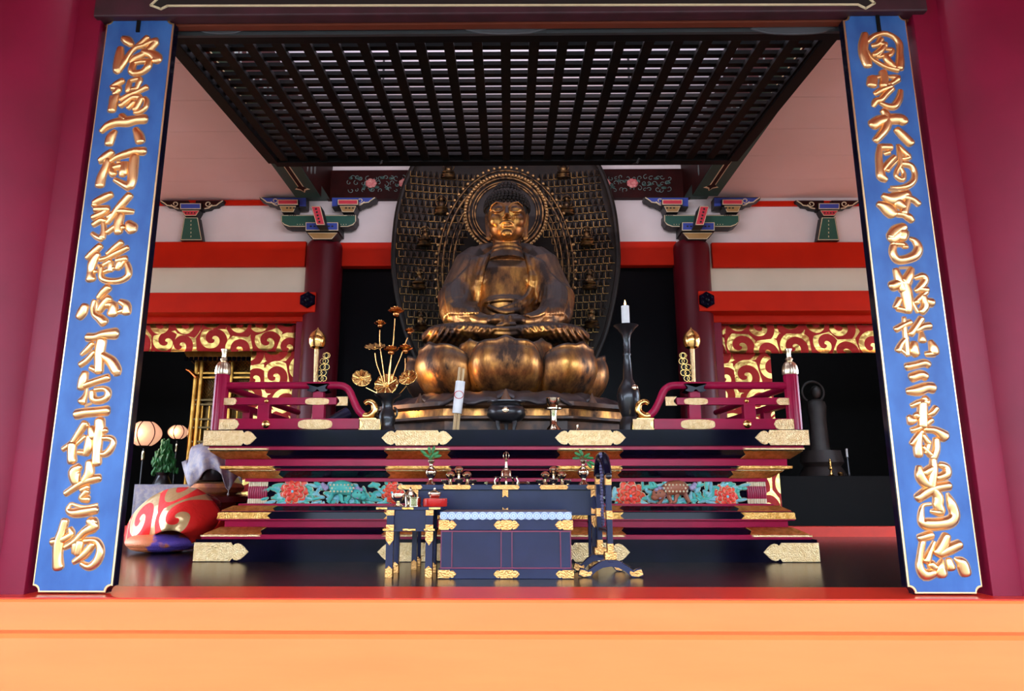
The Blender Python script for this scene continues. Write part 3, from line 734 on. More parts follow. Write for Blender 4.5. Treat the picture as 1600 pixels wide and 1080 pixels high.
# ------------------------------------------------------------------ balustrades
YR = 5.90
def balustrade(mir, lbl):
    cx = 791.5
    def q(px, py, Y=YR): return P(cx + mir * (px - cx), py, Y)
    base = q(450, 672); base.z = 1.066
    t = thing('altar_balustrade', base, lbl, 'balustrade')
    s0 = S(450, 640, YR)
    # corner post (fluted)
    c = q(343.5, 640); r = 10.5 * s0; zt_ = q(343.5, 584).z
    MB().lathe((c.x, YR, 1.066), [(r, 0), (r, zt_ - 1.066 - .02), (r * .8, zt_ - 1.066)], 48, mod=lambda a: 1 + .05 * math.cos(12 * a)).build('corner_post', maroon, t, smooth=True)
    q1 = s0
    prof = [(q1 * a_, q1 * b_) for a_, b_ in ((7, 0), (10.5, 0), (11.2, 2), (11, 8), (10, 14), (8, 18), (5, 20.5), (3.6, 21), (4.6, 23), (5.2, 25), (4, 27), (3, 28), (3, 33), (3.6, 37), (5, 40.5), (4.6, 41.5), (1, 41.5))]
    lab(MB().lathe((c.x, YR, zt_ - .01), prof, 48, mod=lambda a: 1 + .09 * abs(math.cos(6 * a))).build('post_finial', M('pale_gilt', (.95, .80, .55), .32, 1), t, smooth=True), 'gilt bell-shaped finial')
    # top rail, curving down to the middle
    pl = [q(350, 603), q(420, 602.5), q(500, 602.5), q(530, 602.5), q(541, 606), q(547, 613), q(552, 625), q(560, 641), q(569, 650)]
    pl = smoothline(pl, 5)
    MB().tube(pl, 5.8 * s0, 14).build('top_rail', maroon, t, smooth=True)
    pl = smoothline([q(568, 650), q(577, 650), q(585, 643), q(584, 632), q(576, 628), q(570, 631)], 5)
    nn = len(pl)
    lab(MB().tube(pl, [(6.2 + .8 * math.sin(pi * i / nn) - 2.6 * i / nn) * s0 for i in range(nn)], 14).build('curled_tip', gold, t, smooth=True), 'gilt curled rail tip')
    # middle and bottom rail
    def bar(x0, x1, y0, y1, d=.045): return MB().box(q(x0, y0).x, q(x1, y0).x, YR - d, YR + d, q(x0, y1).z, q(x0, y0).z)
    bar(348, 527, 622, 633, .03).build('middle_rail', maroon, t, bevel=.003)
    bar(348, 565, 655, 671.5, .05).build('bottom_rail', maroon, t, bevel=.003)
    for xx in (499, 414):
        bar(xx - 9, xx + 9, 633, 655, .035).build('baluster', maroon, t, bevel=.003)
    bar(499 - 8, 499 + 8, 612, 622, .035).build('baluster', maroon, t, bevel=.003)
    # black lacquer cradle
    c = q(499, 610)
    mb = MB()
    pts = smoothline([(-17, 601), (-12, 608), (-16, 612), (-6, 614), (0, 610), (6, 614), (16, 612), (12, 608), (17, 601)], 4)
    mb.prism([(c.x + a * s0, q(499, b).z) for a, b in [(-17, 602)] + pts + [(17, 602), (9, 604), (0, 607), (-9, 604)]], YR - .07, YR + .07)
    lab(mb.build('rail_cradle', blackl, t, smooth=True), 'black lacquer cradle under the top rail')
    # gilt plates
    def plate(x0, x1, y0, y1, d, kind):
        a, b = q(x0, y0).x, q(x1, y0).x; z0_, z1_ = q(x0, y1, YR - d).z, q(x0, y0, YR - d).z; y_ = YR - d
        mb = MB(); cxx, czz, hx, hz = (a + b) / 2, (z0_ + z1_) / 2, abs(b - a) / 2, (z1_ - z0_) / 2
        if kind == 'oval':
            pts = []
            for i in range(32):
                u = 2 * pi * i / 32; cu, su = math.cos(u), math.sin(u)
                pts.append((cxx + hx * math.copysign(abs(cu) ** .75, cu), czz + hz * math.copysign(abs(su) ** .55, su)))
        elif kind == 'end':    # rounded toward the middle
            dd = 1 if b > a else -1
            pts = [(a, z0_), (b - dd * hz * .9, z0_), (b - dd * hz * .35, z0_ + hz * .3), (b, czz), (b - dd * hz * .35, z1_ - hz * .3), (b - dd * hz * .9, z1_), (a, z1_)]
        elif kind == 'notch':
            dd = 1 if b > a else -1
            pts = [(a, z0_), (b, z0_), (b, z1_), (a, z1_), (a + dd * hz * .7, czz + hz * .2), (a + dd * hz * .7, czz - hz * .2)]
        mb.prism(pts, y_ - .006, y_, .0015)
        mb.build('gilt_plate', goldp, t)
    plate(349, 373, 622, 633, .031, 'end'); plate(347, 378, 655, 671.5, .051, 'end')
    plate(479, 516, 622, 633, .031, 'oval'); plate(469, 522, 655.5, 671, .051, 'oval')
    plate(527, 545, 620, 634, .031, 'notch'); plate(563, 596, 655, 672, .051, 'notch')
    MB().prism([(q(563, 655).x, q(563, 671.5).z), (q(597, 655).x, q(563, 671.5).z), (q(596, 655).x, q(563, 660).z), (q(588, 655).x, q(563, 654).z), (q(563, 655).x, q(563, 654.5).z)], YR - .05, YR + .05).build('rail_shoe', gold, t)
    for xx, yy, r_ in ((415.5, 626.5, 3.6), (415.5, 663, 6.5)):
        c = q(xx, yy, YR - .05); 
        mb = MB().ball((c.x, YR - (.032 if yy < 640 else .052), c.z), (r_ * s0, .018, r_ * s0), 16, 8); mb.ball((c.x, YR - (.05 if yy < 640 else .07), c.z), (r_ * .4 * s0, .008, r_ * .4 * s0), 10, 6)
        mb.build('gilt_boss', gold, t, smooth=True)
    # return rails running back along the platform side
    xq = q(343.5, 640).x
    zt1, zt2, zt3 = q(350, 603).z, q(350, 628).z, q(350, 663).z
    MB().tube([(xq, YR, zt1), (xq, 8.1, zt1)], 5.8 * s0, 12).build('side_top_rail', maroon, t, smooth=True)
    MB().box(xq - .03, xq + .03, YR, 8.1, zt2 - .03, zt2 + .03).build('side_middle_rail', maroon, t)
    MB().box(xq - .05, xq + .05, YR, 8.1, 1.066, zt3 + .045).build('side_bottom_rail', maroon, t)
    for yy in (6.5, 7.2, 7.9): MB().box(xq - .035, xq + .035, yy, yy + .09, zt3, zt2).build('baluster', maroon, t)
    return t
balustrade(1, 'maroon altar balustrade with gilt plates on the left side of the platform')
balustrade(-1, 'maroon altar balustrade with gilt plates on the right side of the platform')
# ------------------------------------------------------------------ gilded bud ornaments behind the rails
def bud_ornament(px, s_, lbl):
    Y = 6.12; s0 = S(px, 560, Y); c = P(px, 530, Y)
    t = thing('gilded_bud_ornament', (c.x, Y, 1.066), lbl, 'ornament')
    r = 13 * s0
    MB().lathe((c.x, Y, c.z - r * 1.25), [(.01, 0), (r * .45, .004), (r * .80, r * .22), (r * .98, r * .7), (r * 1.02, r * 1.2), (r * .92, r * 1.65), (r * .66, r * 2.05), (r * .34, r * 2.3), (r * .12, r * 2.5), (.002, r * 2.7)], 28).build('bud', gold, t, smooth=True)
    z1_ = c.z - r * 1.25
    MB().tube([(c.x, Y, 1.066), (c.x + s_ * .01, Y, 1.3), (c.x, Y, z1_)], [.02, .018, .022], 12).build('stem', goldp, t, smooth=True)
    # netted leaf
    mb = MB()
    def fn(u, v):
        ww = .046 * math.sin(pi * min(v * .85 + .1, 1)); b_ = P(px + s_ * 3, 606, Y).z; t_ = P(px, 552, Y).z
        return Vector((c.x + s_ * (.05 + .05 * v) + (u - .5) * 2 * ww, Y - .02 + .03 * (u - .5) ** 2, b_ + (t_ - b_) * v))
    mb.mat(1).grid(fn, 6, 10); mb.mat(0)
    for j in range(6):
        for i in range(2):
            p = fn((i + .5 + .5 * (j % 2)) / 2.5, (j + .5) / 6)
            rr = .026; mb.tube([p + Vector((rr * math.cos(a), -.008, rr * math.sin(a))) for a in [2 * pi * k / 8 for k in range(9)]], .0018, 5)
    lab(mb.build('netted_leaf', [gold, smoke], t, smooth=True), 'netted gold leaf')
    MB().lathe((c.x, Y, 1.066), [(.09, 0), (.09, .02), (.05, .03), (.035, .08), (.03, .12)], 20).build('foot', blackl, t, smooth=True)
bud_ornament(496, 1, 'gilded bud with netted leaf standing behind the left balustrade')
bud_ornament(1080.5, -1, 'gilded bud with netted leaf standing behind the right balustrade')
# ================================================================== INSCRIBED BOARDS
def ribbon(mb, pts, y, rise, grow, s0, k=4):
    """raised brush stroke; pts (x, z, width) in world metres; a single point is a dot"""
    if len(pts) == 1:
        x, z, w_ = pts[0]; pts = [(x - w_ * .1, z + w_ * .12, w_), (x + w_ * .1, z - w_ * .12, w_)]
    pts = smoothline(pts, k) if len(pts) > 2 else [pts[0], tuple((a + b) / 2 for a, b in zip(*pts)), pts[1]]
    n = len(pts); q = []
    # rounded caps
    def dirn(i):
        a, b = pts[max(i - 1, 0)], pts[min(i + 1, n - 1)]
        d = Vector((b[0] - a[0], b[1] - a[1])); return d.normalized() if d.length > 1e-7 else Vector((1, 0))
    d0, d1 = dirn(0), dirn(n - 1)
    seq = []
    for t in (1.0, .82, .45): seq.append((pts[0][0] - d0.x * pts[0][2] / 2 * t * .8, pts[0][1] - d0.y * pts[0][2] / 2 * t * .8, pts[0][2] * max(.06, math.sqrt(1 - t * t)), d0))
    for i in range(n): seq.append((*pts[i], dirn(i)))
    for t in (.45, .82, 1.0): seq.append((pts[-1][0] + d1.x * pts[-1][2] / 2 * t * .8, pts[-1][1] + d1.y * pts[-1][2] / 2 * t * .8, pts[-1][2] * max(.06, math.sqrt(1 - t * t)), d1))
    rs = []
    for x, z, w_, d in seq:
        nn = Vector((-d.y, d.x)); h = w_ / 2 + grow
        H = rise if grow else min(rise, w_ * .42)
        row = []
        for j in range(7):
            a = pi * j / 6; 
            hh = H * (math.sin(a) ** .75) * (min(1, (w_ / 2 + grow) / .012) if not grow else 1)
            row.append((x + nn.x * h * math.cos(a), y - hh, z + nn.y * h * math.cos(a)))
        rs.append(row)
    mb.rings(rs, cap=False, closed=False)
LEFT = [
 (160, 40, 7.717, [
  "250,150,60 300,180,90 345,225,60; 215,270,60 200,380,90 180,520,90 190,560,50; 190,540,60 260,440,60 330,330,50 400,260,50 470,200,50 540,140,60; 390,260,50 480,240,50 570,200,60 640,190,90; 640,200,70 560,290,70 480,350,70 380,400,70 350,440,50; 500,320,80 590,340,90 650,390,110 640,420,90; 370,460,60 350,540,70 380,580,50; 380,570,60 470,560,60 540,500,70 560,430,70; 380,450,50 470,430,50 550,430,60",
  "240,660,60 180,700,70 110,740,50; 120,750,60 190,760,70 150,820,60; 110,850,30 95,920,30; 170,840,60 130,930,80 110,1020,80; 330,660,40 310,740,50 300,790,40; 340,660,40 420,640,50 450,650,50 430,700,50 410,760,40; 320,760,20 400,750,30; 220,890,50 330,830,60 430,790,50 530,740,60; 220,960,60 300,900,60 370,860,60 450,860,60; 310,990,50 370,920,60; 390,1010,60 430,940,60 460,870,60; 500,870,40 530,910,45 510,990,50 440,1040,50 380,1040,30"]),
 (140, 170, 7.717, [
  "140,270,50 220,200,80 330,160,90 460,150,110 560,130,90 660,120,100; 380,80,60 420,130,80; 300,270,50 250,350,90 230,420,80; 550,240,50 590,320,90 610,390,90",
  "260,520,70 200,570,90 130,620,70; 120,640,40 210,610,60 190,700,70 140,820,85 120,920,90; 250,630,40 330,580,60 450,540,80 550,510,80 650,510,85; 540,570,80 520,700,100 510,850,90 480,930,90; 470,940,80 390,900,60 300,850,40; 280,660,40 270,750,70 290,790,70; 290,710,60 370,690,80; 400,650,50 400,750,80 390,800,60; 440,650,50 420,780,60; 330,640,25 360,640,25"]),
 (120, 295, 6.967, [
  "370,60,60 290,100,80 190,150,60; 190,170,50; 200,220,60 330,220,70; 330,230,50 250,280,70 170,310,50; 180,390,50 260,340,60 300,350,50; 290,370,40 290,460,45 270,530,60; 270,545,50 210,520,40 160,480,25; 570,70,70 500,150,75 430,230,60 350,340,50 330,370,40; 440,240,50 520,240,60 610,250,35; 480,280,60 450,380,80 450,470,70; 330,470,50 400,420,50 450,400,50; 500,420,50; 560,370,60 590,420,110 600,450,90; 350,310,60 380,280,60",
  "250,620,60 190,680,70 110,750,50; 220,710,60 170,800,80 150,900,60 150,980,90; 200,900,40; 240,830,30 270,900,30; 480,585,60 400,650,55 330,710,40; 550,640,45 430,700,60 330,750,45 250,770,40; 530,760,60 440,780,60; 360,790,60 290,830,40; 265,850,40 265,960,50 330,1000,50 460,1000,50 550,950,55 560,870,50 540,810,40; 370,800,50 360,890,50; 460,800,60 440,870,50; 520,770,40 470,850,40; 300,900,40 400,860,40"]),
 (105, 435, 6.967, [
  "441,100,75 390,150,70 340,210,50; 290,240,30 270,310,30 290,390,40 350,430,70 400,480,80; 320,240,20 320,350,25; 450,220,75 400,270,80 350,350,60; 430,290,60 500,290,70 490,380,95; 190,300,70 160,370,90 130,420,70; 570,250,40 640,290,70 640,370,80; 550,365,30 620,350,60",
  "220,640,70 300,640,70 400,610,80 520,600,100; 270,710,50 210,780,50 150,830,25; 370,680,90 350,800,90 345,920,80 340,1010,80; 330,1010,50 250,970,40; 290,800,40 210,890,50 140,940,50; 330,810,60 400,850,70 480,910,90 530,1000,90 540,1040,60"]),
 (85, 570, 6.967, [
  "330,90,60 310,160,80 290,250,70; 310,230,60 450,180,60 580,140,65; 350,260,15 330,340,40 300,400,80; 410,290,50 420,370,60 480,390,60 560,360,60 580,290,50 530,260,40 440,270,40; 400,420,12 330,450,12; 240,540,85 350,520,80 480,510,80 570,500,85",
  "330,640,70 260,750,60 190,850,50 90,920,40; 190,870,80 185,960,75 190,1050,80; 350,660,40; 230,870,25 330,780,30; 490,610,90 490,700,90 470,800,90 460,950,80 455,1070,85; 400,690,60 420,780,90; 560,710,50 480,740,60; 380,780,60 370,900,80 340,970,60; 340,960,50 260,950,40; 500,800,40 600,800,45 640,840,45 600,930,60 550,970,55 500,970,40"]),
 (65, 710, 5.683, [
  "330,110,50 290,160,90 300,250,60; 425,70,55 420,170,70 380,240,60; 510,210,50 420,230,60 330,270,50 210,350,40; 410,290,40 350,320,40; 400,330,50 350,390,40 410,400,50; 260,440,20 230,490,30 280,520,60 380,510,70 480,490,60; 480,450,20; 260,440,15 370,470,15 490,450,15",
  "205,590,55 180,680,60 150,790,80 140,900,70 145,1000,80; 90,780,50 180,760,60 260,710,50 250,660,30; 425,590,60 460,640,80 380,690,60 300,770,50 200,830,30; 460,600,60; 290,790,40 290,870,40; 340,780,60 320,880,60; 380,770,40 480,770,40 520,850,55 490,950,60 420,1000,50 350,970,30; 450,800,50 380,890,60 280,960,30"])]
RIGHT = [
 (1325, 40, 7.717, [
  "210,100,60 190,220,90 190,330,90 230,440,95 240,480,80; 230,190,50 320,120,45 440,90,50 550,130,50 620,210,60 630,330,60 630,440,80 620,510,80; 600,530,60 480,500,45 380,450,40 300,390,30 240,300,25; 400,160,60 360,220,50 300,240,40; 400,210,50 460,240,50; 460,210,40 400,290,60 320,350,50; 400,300,50 370,370,40 440,350,40; 470,280,30 540,290,40 520,340,40 460,370,60 500,440,70 560,500,60; 350,410,30",
  "425,560,75 440,640,80 430,720,80; 300,640,100 290,710,100; 340,620,30 400,610,30; 490,610,20 600,630,70 550,680,50 490,710,50; 330,820,40 410,770,60 520,730,60; 540,750,50 460,820,60 400,890,60 340,910,60 310,970,30; 400,930,40 480,970,60 560,970,70 620,880,60 640,780,40"]),
 (1340, 165, 7.717, [
  "310,60,60 350,110,80 360,200,90 320,300,80 220,420,60; 190,230,110 270,180,110 400,160,110 520,160,110 560,190,100; 480,290,70 560,370,90 640,450,90",
  "400,500,70 300,500,70; 280,480,50 260,600,60 270,740,70 290,850,90 340,890,60; 330,580,30 380,560,50; 300,780,50 380,680,50 450,610,40; 360,780,40 430,710,20 500,640,20; 490,470,25 510,580,45 520,700,45 480,780,40 470,850,40 540,890,50 560,820,40 520,750,40; 500,480,30 570,560,50 620,620,50 540,640,40; 550,700,60 640,720,60 690,800,50 680,900,50 600,970,55 500,985,30 400,980,12"]),
 (1350, 290, 7.717, [
  "240,120,60 320,160,120 420,140,130 510,100,80; 300,50,15 400,55,15 480,70,20; 180,220,60 280,270,140 340,330,130; 500,140,80 600,170,60 660,220,60; 520,70,50 540,120,60 510,230,70 480,330,80; 400,340,60 480,350,60 540,380,80 580,420,60; 420,210,120 480,260,80",
  "480,500,90 400,550,130 330,620,100; 340,640,120 450,560,150 450,620,120; 350,700,60 480,710,50 500,740,60; 360,720,60 350,800,70 400,890,80 500,890,80 620,840,90 660,750,80 620,670,60 560,635,25"]),
 (1370, 410, 6.967, [
  "210,80,50 240,170,70 290,300,80; 170,260,90 270,220,90; 380,70,50 350,150,80 300,230,100; 250,60,10 380,55,10; 290,200,90 320,300,100 340,450,90 340,530,70; 250,400,50 210,490,50; 230,500,50 320,520,50; 380,200,20 310,300,60; 420,170,30 500,150,60 530,190,60 480,270,60 430,310,40; 470,290,60 550,300,60; 540,320,50 460,400,50 420,440,40; 370,300,20 390,420,25 450,540,30; 510,370,60 530,470,70 490,540,60; 440,430,50; 540,420,60 600,440,80",
  "210,730,50 300,680,50 370,650,50; 300,600,30 310,750,40 330,900,40 340,1010,40; 330,820,40 270,890,45 235,960,55; 340,1010,30 270,950,30; 490,610,55 430,700,55 370,780,55; 440,740,50 510,700,55 580,690,60; 490,760,30 500,850,70; 410,880,60 410,960,90 430,1000,70; 590,860,40 620,930,80 630,980,80; 540,1000,40 620,990,60"]),
 (1390, 555, 6.545, [
  "180,120,60 270,100,55 360,80,60 400,100,55; 230,230,75 320,200,75 370,220,70; 190,370,50 290,360,90 380,330,80 440,335,90",
  "360,440,55 380,480,70 300,490,50 225,520,30; 340,500,80 340,620,85 345,720,80; 480,540,50 440,590,50 400,610,30; 200,630,40 230,670,90; 280,620,60; 230,770,40 320,740,50 430,660,50; 330,780,50 270,860,50 230,910,40; 370,760,50 470,770,60 560,830,100; 310,800,50 290,920,70 300,1020,70; 480,860,50 480,960,60 450,1050,60; 350,820,40 400,900,50; 350,940,40 420,1020,50; 400,900,40 380,1000,40"]),
 (1405, 710, 5.4, [
  "170,110,40 180,180,70 220,240,70 280,270,60; 290,40,40 290,130,60 270,250,80; 220,160,60 280,120,60; 350,90,40 400,110,50 400,170,60 330,200,50; 160,370,60 250,310,70 330,280,60 420,265,60; 290,300,60 330,360,70 330,430,70 350,490,60 270,480,20; 270,420,15 210,430,15 190,470,30 190,560,50 230,590,80 330,590,80 430,570,80 470,510,70 440,410,60 410,330,15",
  "175,710,50 270,680,60; 200,740,40 180,860,40 175,950,50 220,1020,70 290,1000,60; 300,740,20 260,830,40 230,900,60; 270,930,60 300,960,60; 400,690,60 370,770,80 330,830,80; 340,840,60 430,800,70 510,760,60; 365,890,20 350,960,70 360,1010,80; 420,890,40 440,960,60; 470,880,15 530,920,80 560,1000,80"])]
def board(corners, data, hookpx, lbl):
    Y = 4.02
    tl, tr, br, bl = [P(a, b, Y) for a, b in corners]
    x0, x1 = (tl.x + bl.x) / 2, (tr.x + br.x) / 2; z0, z1 = .012, (tl.z + tr.z) / 2
    t = thing('inscribed_board', ((x0 + x1) / 2, Y, z0), lbl, 'signboard')
    def outline(g, notch=.035):
        a, b, c, d = x0 + g, x1 - g, z0 + g, z1 - g; k = notch
        pts = []
        for (cx, cz, a0) in ((a, c, 90), (b, c, 180), (b, d, 270), (a, d, 0)):
            arc = []
            for i in range(6):
                an = math.radians(a0 - i * 18)
                arc.append((cx + k * math.cos(an), cz + k * math.sin(an)))
            pts += arc
        return pts
    # corner arcs: concave notches
    def outl(g):
        a, b, c, d = x0 + g, x1 - g, z0 + g, z1 - g; k = .036
        L_ = []
        for cx, cz, s1, s2, order in ((a, c, 1, 1, 1), (b, c, -1, 1, 0), (b, d, -1, -1, 1), (a, d, 1, -1, 0)):
            arc = [(cx + s1 * k * math.sin(u), cz + s2 * k * math.cos(u)) for u in [pi / 2 * i / 5 for i in range(6)]]
            if not order: arc.reverse()
            L_ += arc
        return L_
    MB().prism(outl(0), Y, Y + .05, .003).build('back_board', blackl, t)
    lab(MB().prism(outl(.003), Y - .008, Y, .003).build('rim', M('gilt_rim', (.95, .66, .34), .35, 1), t), 'thin gilt rim')
    lab(MB().prism(outl(.013), Y - .011, Y - .004, .001).build('panel', bluepaint, t), 'blue painted field')
    for ox, oy, sc_, chars in data:
        for ch in chars:
            a, b = MB(), None; a.mat(1)
            A = []
            for st in ch.split(';'):
                pts = []
                for tok in st.split():
                    u, v, w_ = [float(k) for k in tok.split(',')]
                    px, py = ox + u / sc_, oy + v / sc_
                    p = P(px, py, Y - .015); pts.append((p.x, p.z, 1.16 * w_ / sc_ * S(px, py, Y)))
                A.append(pts)
            for pts in A: ribbon(a, pts, Y - .011, .0015, .0065, 1)
            a.mat(0)
            for pts in A: ribbon(a, pts, Y - .011, .020, 0, 1)
            a.build('brush_character', [leafg, M('brown_gilt_outline', (.42, .22, .10), .5, .6)], t, smooth=True, auto=False)
    h = P(hookpx, 42, Y)
    MB().box(h.x - .012, h.x + .012, Y - .02, Y - .008, h.z - .05, z1 + .02).box(h.x - .012, h.x + .012, Y - .02, Y + .09, z1 + .01, z1 + .025).build('hanging_hook', blackm, t, bevel=.002)
board([(166, 30), (272, 30), (180, 915), (54, 912)], LEFT, 218, 'tall blue board with gilt brush writing hanging on the left jamb')
board([(1319, 20), (1421, 28), (1528, 923), (1412, 922)], RIGHT, 1371, 'tall blue board with gilt brush writing hanging on the right jamb')
# ================================================================== STATUE
BX = X(791, 600, 7.06); YS = 7.06
# octagonal base
ob = thing('octagonal_base', (BX, YS, 1.066), 'worn gilt octagonal base carrying the lotus throne', 'statue base')
def octo(ap, z, ap2=None):
    pts = []; hx = .60 * ap / 1.05
    w2, d2 = ap * 1.19, ap * .93; 
    return [Vector((BX + a, YS + b, z)) for a, b in ((-hx, -d2), (hx, -d2), (w2, -hx * .9), (w2, hx * .9), (hx, d2), (-hx, d2), (-w2, hx * .9), (-w2, -hx * .9))]
def ztop(py, y_=6.05): return Zz(790, py, y_)
zA, zB, zC, zD, zE = ztop(655), ztop(648), ztop(640), ztop(632), ztop(628)
MB().rings([octo(.97, 1.066), octo(.97, zA)]).build('base_foot', bench, ob, bevel=.006)
MB().rings([octo(1.02, zA), octo(1.05, zA + .01), octo(1.05, zA + .03), octo(1.0, zA + .04)]).build('lower_moulding', bench, ob)
MB().rings([octo(.99, zA + .03), octo(.99, zC + .03)]).build('base_panel', gilt, ob)
MB().rings([octo(1.0, zC + .02), octo(1.04, zC + .03), octo(1.06, zC + .04), octo(1.06, zD + .03), octo(.9, zD + .04)]).build('upper_moulding', bench, ob)
zo = zD + .03
# lotus throne
lt = thing('lotus_throne', (BX, YS, zo), 'gilt lotus throne with large rounded petals under the statue', 'statue base')
def lotus_petal(name, ang, half, z0, z1, r0, rb, rt, m, lipz=.05, notch=.04, thick=.03, nu=16, nv=16, sh=.0):
    def fn(u, v):
        k = 2 * u - 1; ak = abs(k)
        a = ang + k * half * (.80 + .20 * math.sin(pi * min(1, v * .75 + .12)))
        prof = math.sin(pi * min(1, .12 + v * .60)) ** .8
        r = r0 + (rb - r0) * prof
        r -= (ak ** 4.0) * .21 * (.4 + .6 * prof)
        if ak > .88: r += .05 * math.sin(pi * (ak - .88) / .12 * .5)
        z = z0 + (z1 - z0) * v - (z1 - z0) * .20 * max(0, ak - .45) ** 2 / .3 * max(0, v - .5) * 2 + notch * max(0, 1 - ak * 4) * max(0, v - .8) / .2
        if v > .9: r += .03 * (v - .9) / .1
        return Vector((BX + r * math.sin(a), YS - r * math.cos(a), z))
    return MB().grid(fn, nu, nv).build(name, m, lt, smooth=True, solid=thick, auto=False)
zp0, zp1 = Zz(790, 612, 6.1), Zz(790, 531, 6.08)
for i in range(8):
    a = i * pi / 4
    lotus_petal('outer_petal', a, .40, zp0, zp1, .74, 1.05, .95, gilt, nu=24, nv=20)
for i in range(8):
    lotus_petal('inner_petal', (i + .5) * pi / 4, .26, zp0, zp1 + .015, .66, .88, .86, gilt, nu=12, nv=12)
MB().lathe((BX, YS, zo), [(.70, 0), (.70, .1), (.84, zp1 - zo - .08), (.84, zp1 - zo - .02), (.7, zp1 - zo - .01)], 48).build('seed_pod', gilt, lt, smooth=True)
# turned-down lower petals
def lower_petal(ang, half, r1, z_, drop, m):
    def fn(u, v):
        k = 2 * u - 1; a = ang + k * half * (.9 + .12 * v)
        rr = .78 + (r1 - .78) * v * (1 - .07 * abs(k) ** 2)
        z = z_ + .05 * math.sin(pi * v * .8) * (1 - k * k * .6) - drop * max(0, v - .5) ** 1.5 * 2.6 + .02 * math.cos(k * 9) * v
        if abs(k) < .12 and v > .85: z += .02
        return Vector((BX + rr * math.sin(a) * 1.06, YS - rr * math.cos(a), z))
    MB().grid(fn, 14, 8).build('lower_petal', m, lt, smooth=True, solid=.025, auto=False)
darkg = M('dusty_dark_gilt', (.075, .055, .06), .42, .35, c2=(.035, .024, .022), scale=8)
zl_ = Zz(790, 618, 6.0)
for i in range(8): lower_petal(i * pi / 4 + pi / 8, .37, 1.13, zl_ + .0, .10, darkg)
for i in range(8):
    lower_petal(i * pi / 4, .30, 1.06, zl_ + .01, .07, darkg)
for i in range(8):
    a = i * pi / 4; r_ = 1.075
    MB().lathe((BX + r_ * math.sin(a) * 1.05, YS - r_ * math.cos(a), zl_ - .07), [(.055, 0), (.05, .03), (.022, .085), (.004, .13)], 10, sy=.5).build('petal_tip', bench, lt, smooth=True)
# mandorla (boat-shaped halo)
YH = 8.28
ha = thing('mandorla_halo', (BX, YH, 1.066), 'tall dark boat-shaped halo covered in rows of tiny carved figures', 'halo')
ho = [(700, 640), (672, 600), (652, 560), (636, 520), (624, 470), (618, 430), (617, 400), (621, 350), (628, 315), (640, 280), (656, 250), (676, 220), (700, 195), (730, 170), (760, 150), (790, 130)]
hp = [pp(a, b, YH) for a, b in ho]; cxh = pp(790, 400, YH)[0]
full = hp + [(2 * cxh - a, b) for a, b in reversed(hp[:-1])]
full = [p for p in full]
def halfw(z):
    for i in range(len(hp) - 1):
        if hp[i][1] <= z <= hp[i + 1][1]:
            k = (z - hp[i][1]) / (hp[i + 1][1] - hp[i][1] + 1e-9); return cxh - (hp[i][0] + (hp[i + 1][0] - hp[i][0]) * k)
    return 0
# slightly concave panel with a raised rim
zs_ = [hp[0][1] + (hp[-1][1] - hp[0][1]) * i / 40 for i in range(41)]
def hfn(u, v):
    z = hp[0][1] + (hp[-1][1] - hp[0][1]) * v; k = 2 * u - 1
    return Vector((cxh + k * max(halfw(z), .01), YH + .06 - .16 * k * k, z))
MB().grid(hfn, 24, 40).build('halo_panel', smoke, ha, smooth=True, solid=.05, auto=False)
MB().tube([Vector((a, YH - .10, b)) for a, b in smoothline(full, 3)], .035, 8).build('halo_rim', smoke, ha, smooth=True)
mb = MB(); random.seed(11)
row = 0; z = hp[0][1] + .45
while z < 4.6:
    hw = halfw(z) - .07; xx = -hw + (.036 if row % 2 else 0)
    while xx < hw:
        k = xx / max(hw, .1); x_ = cxh + xx; yb = YH + .035 - .16 * k * k
        hc = (x_ - BX)
        inside = (hc / .74) ** 2 + ((z - 2.95) / 1.02) ** 2 < 1
        if not inside:
            mb.mat(0)
            mb.rings([[(x_ - .026, yb, z), (x_, yb - .03, z), (x_ + .026, yb, z)], [(x_ - .020, yb, z + .035), (x_, yb - .028, z + .035), (x_ + .02, yb, z + .035)], [(x_ - .008, yb, z + .062), (x_, yb - .014, z + .062), (x_ + .008, yb, z + .062)]])
            mb.ball((x_, yb - .012, z + .074), (.012, .012, .014), 5, 4)
            mb.mat(1).box(x_ - .032, x_ + .032, yb - .012, yb, z - .008, z - .002)
            mb.box(x_ - .037, x_ - .032, yb - .010, yb, z, z + .07)
        xx += .074
    z += .098; row += 1
o = mb.build('tiny_figure_relief', [smoke, M('dim_gilt_relief', (.42, .24, .07), .4, .9, c2=(.06, .035, .02), scale=3.5, thr=(.40, .62))], ha); tag(o, kind='stuff')
def mini(px, py, s_=1.0):
    c = P(px, py, YH - .03); r = .09 * s_; k = (c.x - cxh) / 1.25; y_ = YH - .02 - .14 * k * k
    mb = MB()
    mb.lathe((c.x, y_, c.z - r * 1.7), [(r * .9, 0), (r * 1.0, r * .1), (r * .7, r * .25), (r * .95, r * .5), (r * .5, r * .6)], 14, sy=.6)
    mb.ball((c.x, y_, c.z - r * .85), (r * .85, r * .5, r * .28), 12, 6)
    mb.ball((c.x, y_, c.z - r * .35), (r * .48, r * .38, r * .6), 12, 8)
    mb.ball((c.x, y_ - .01, c.z + r * .38), (r * .27, r * .27, r * .33), 10, 8)
    mb.ball((c.x, y_ - .01, c.z + r * .72), (r * .13, r * .13, r * .12), 8, 5)
    mb.lathe((c.x, y_ + .03, c.z + r * .3), [(r * .6, 0)], 4)
    mb.tube([(c.x + r * .72 * math.cos(a), y_ + .025, c.z + r * .15 + r * .85 * math.sin(a)) for a in [2 * pi * i / 20 for i in range(21)]], r * .06, 5)
    mb.build('small_seated_figure', gilt_dark, ha, smooth=True)
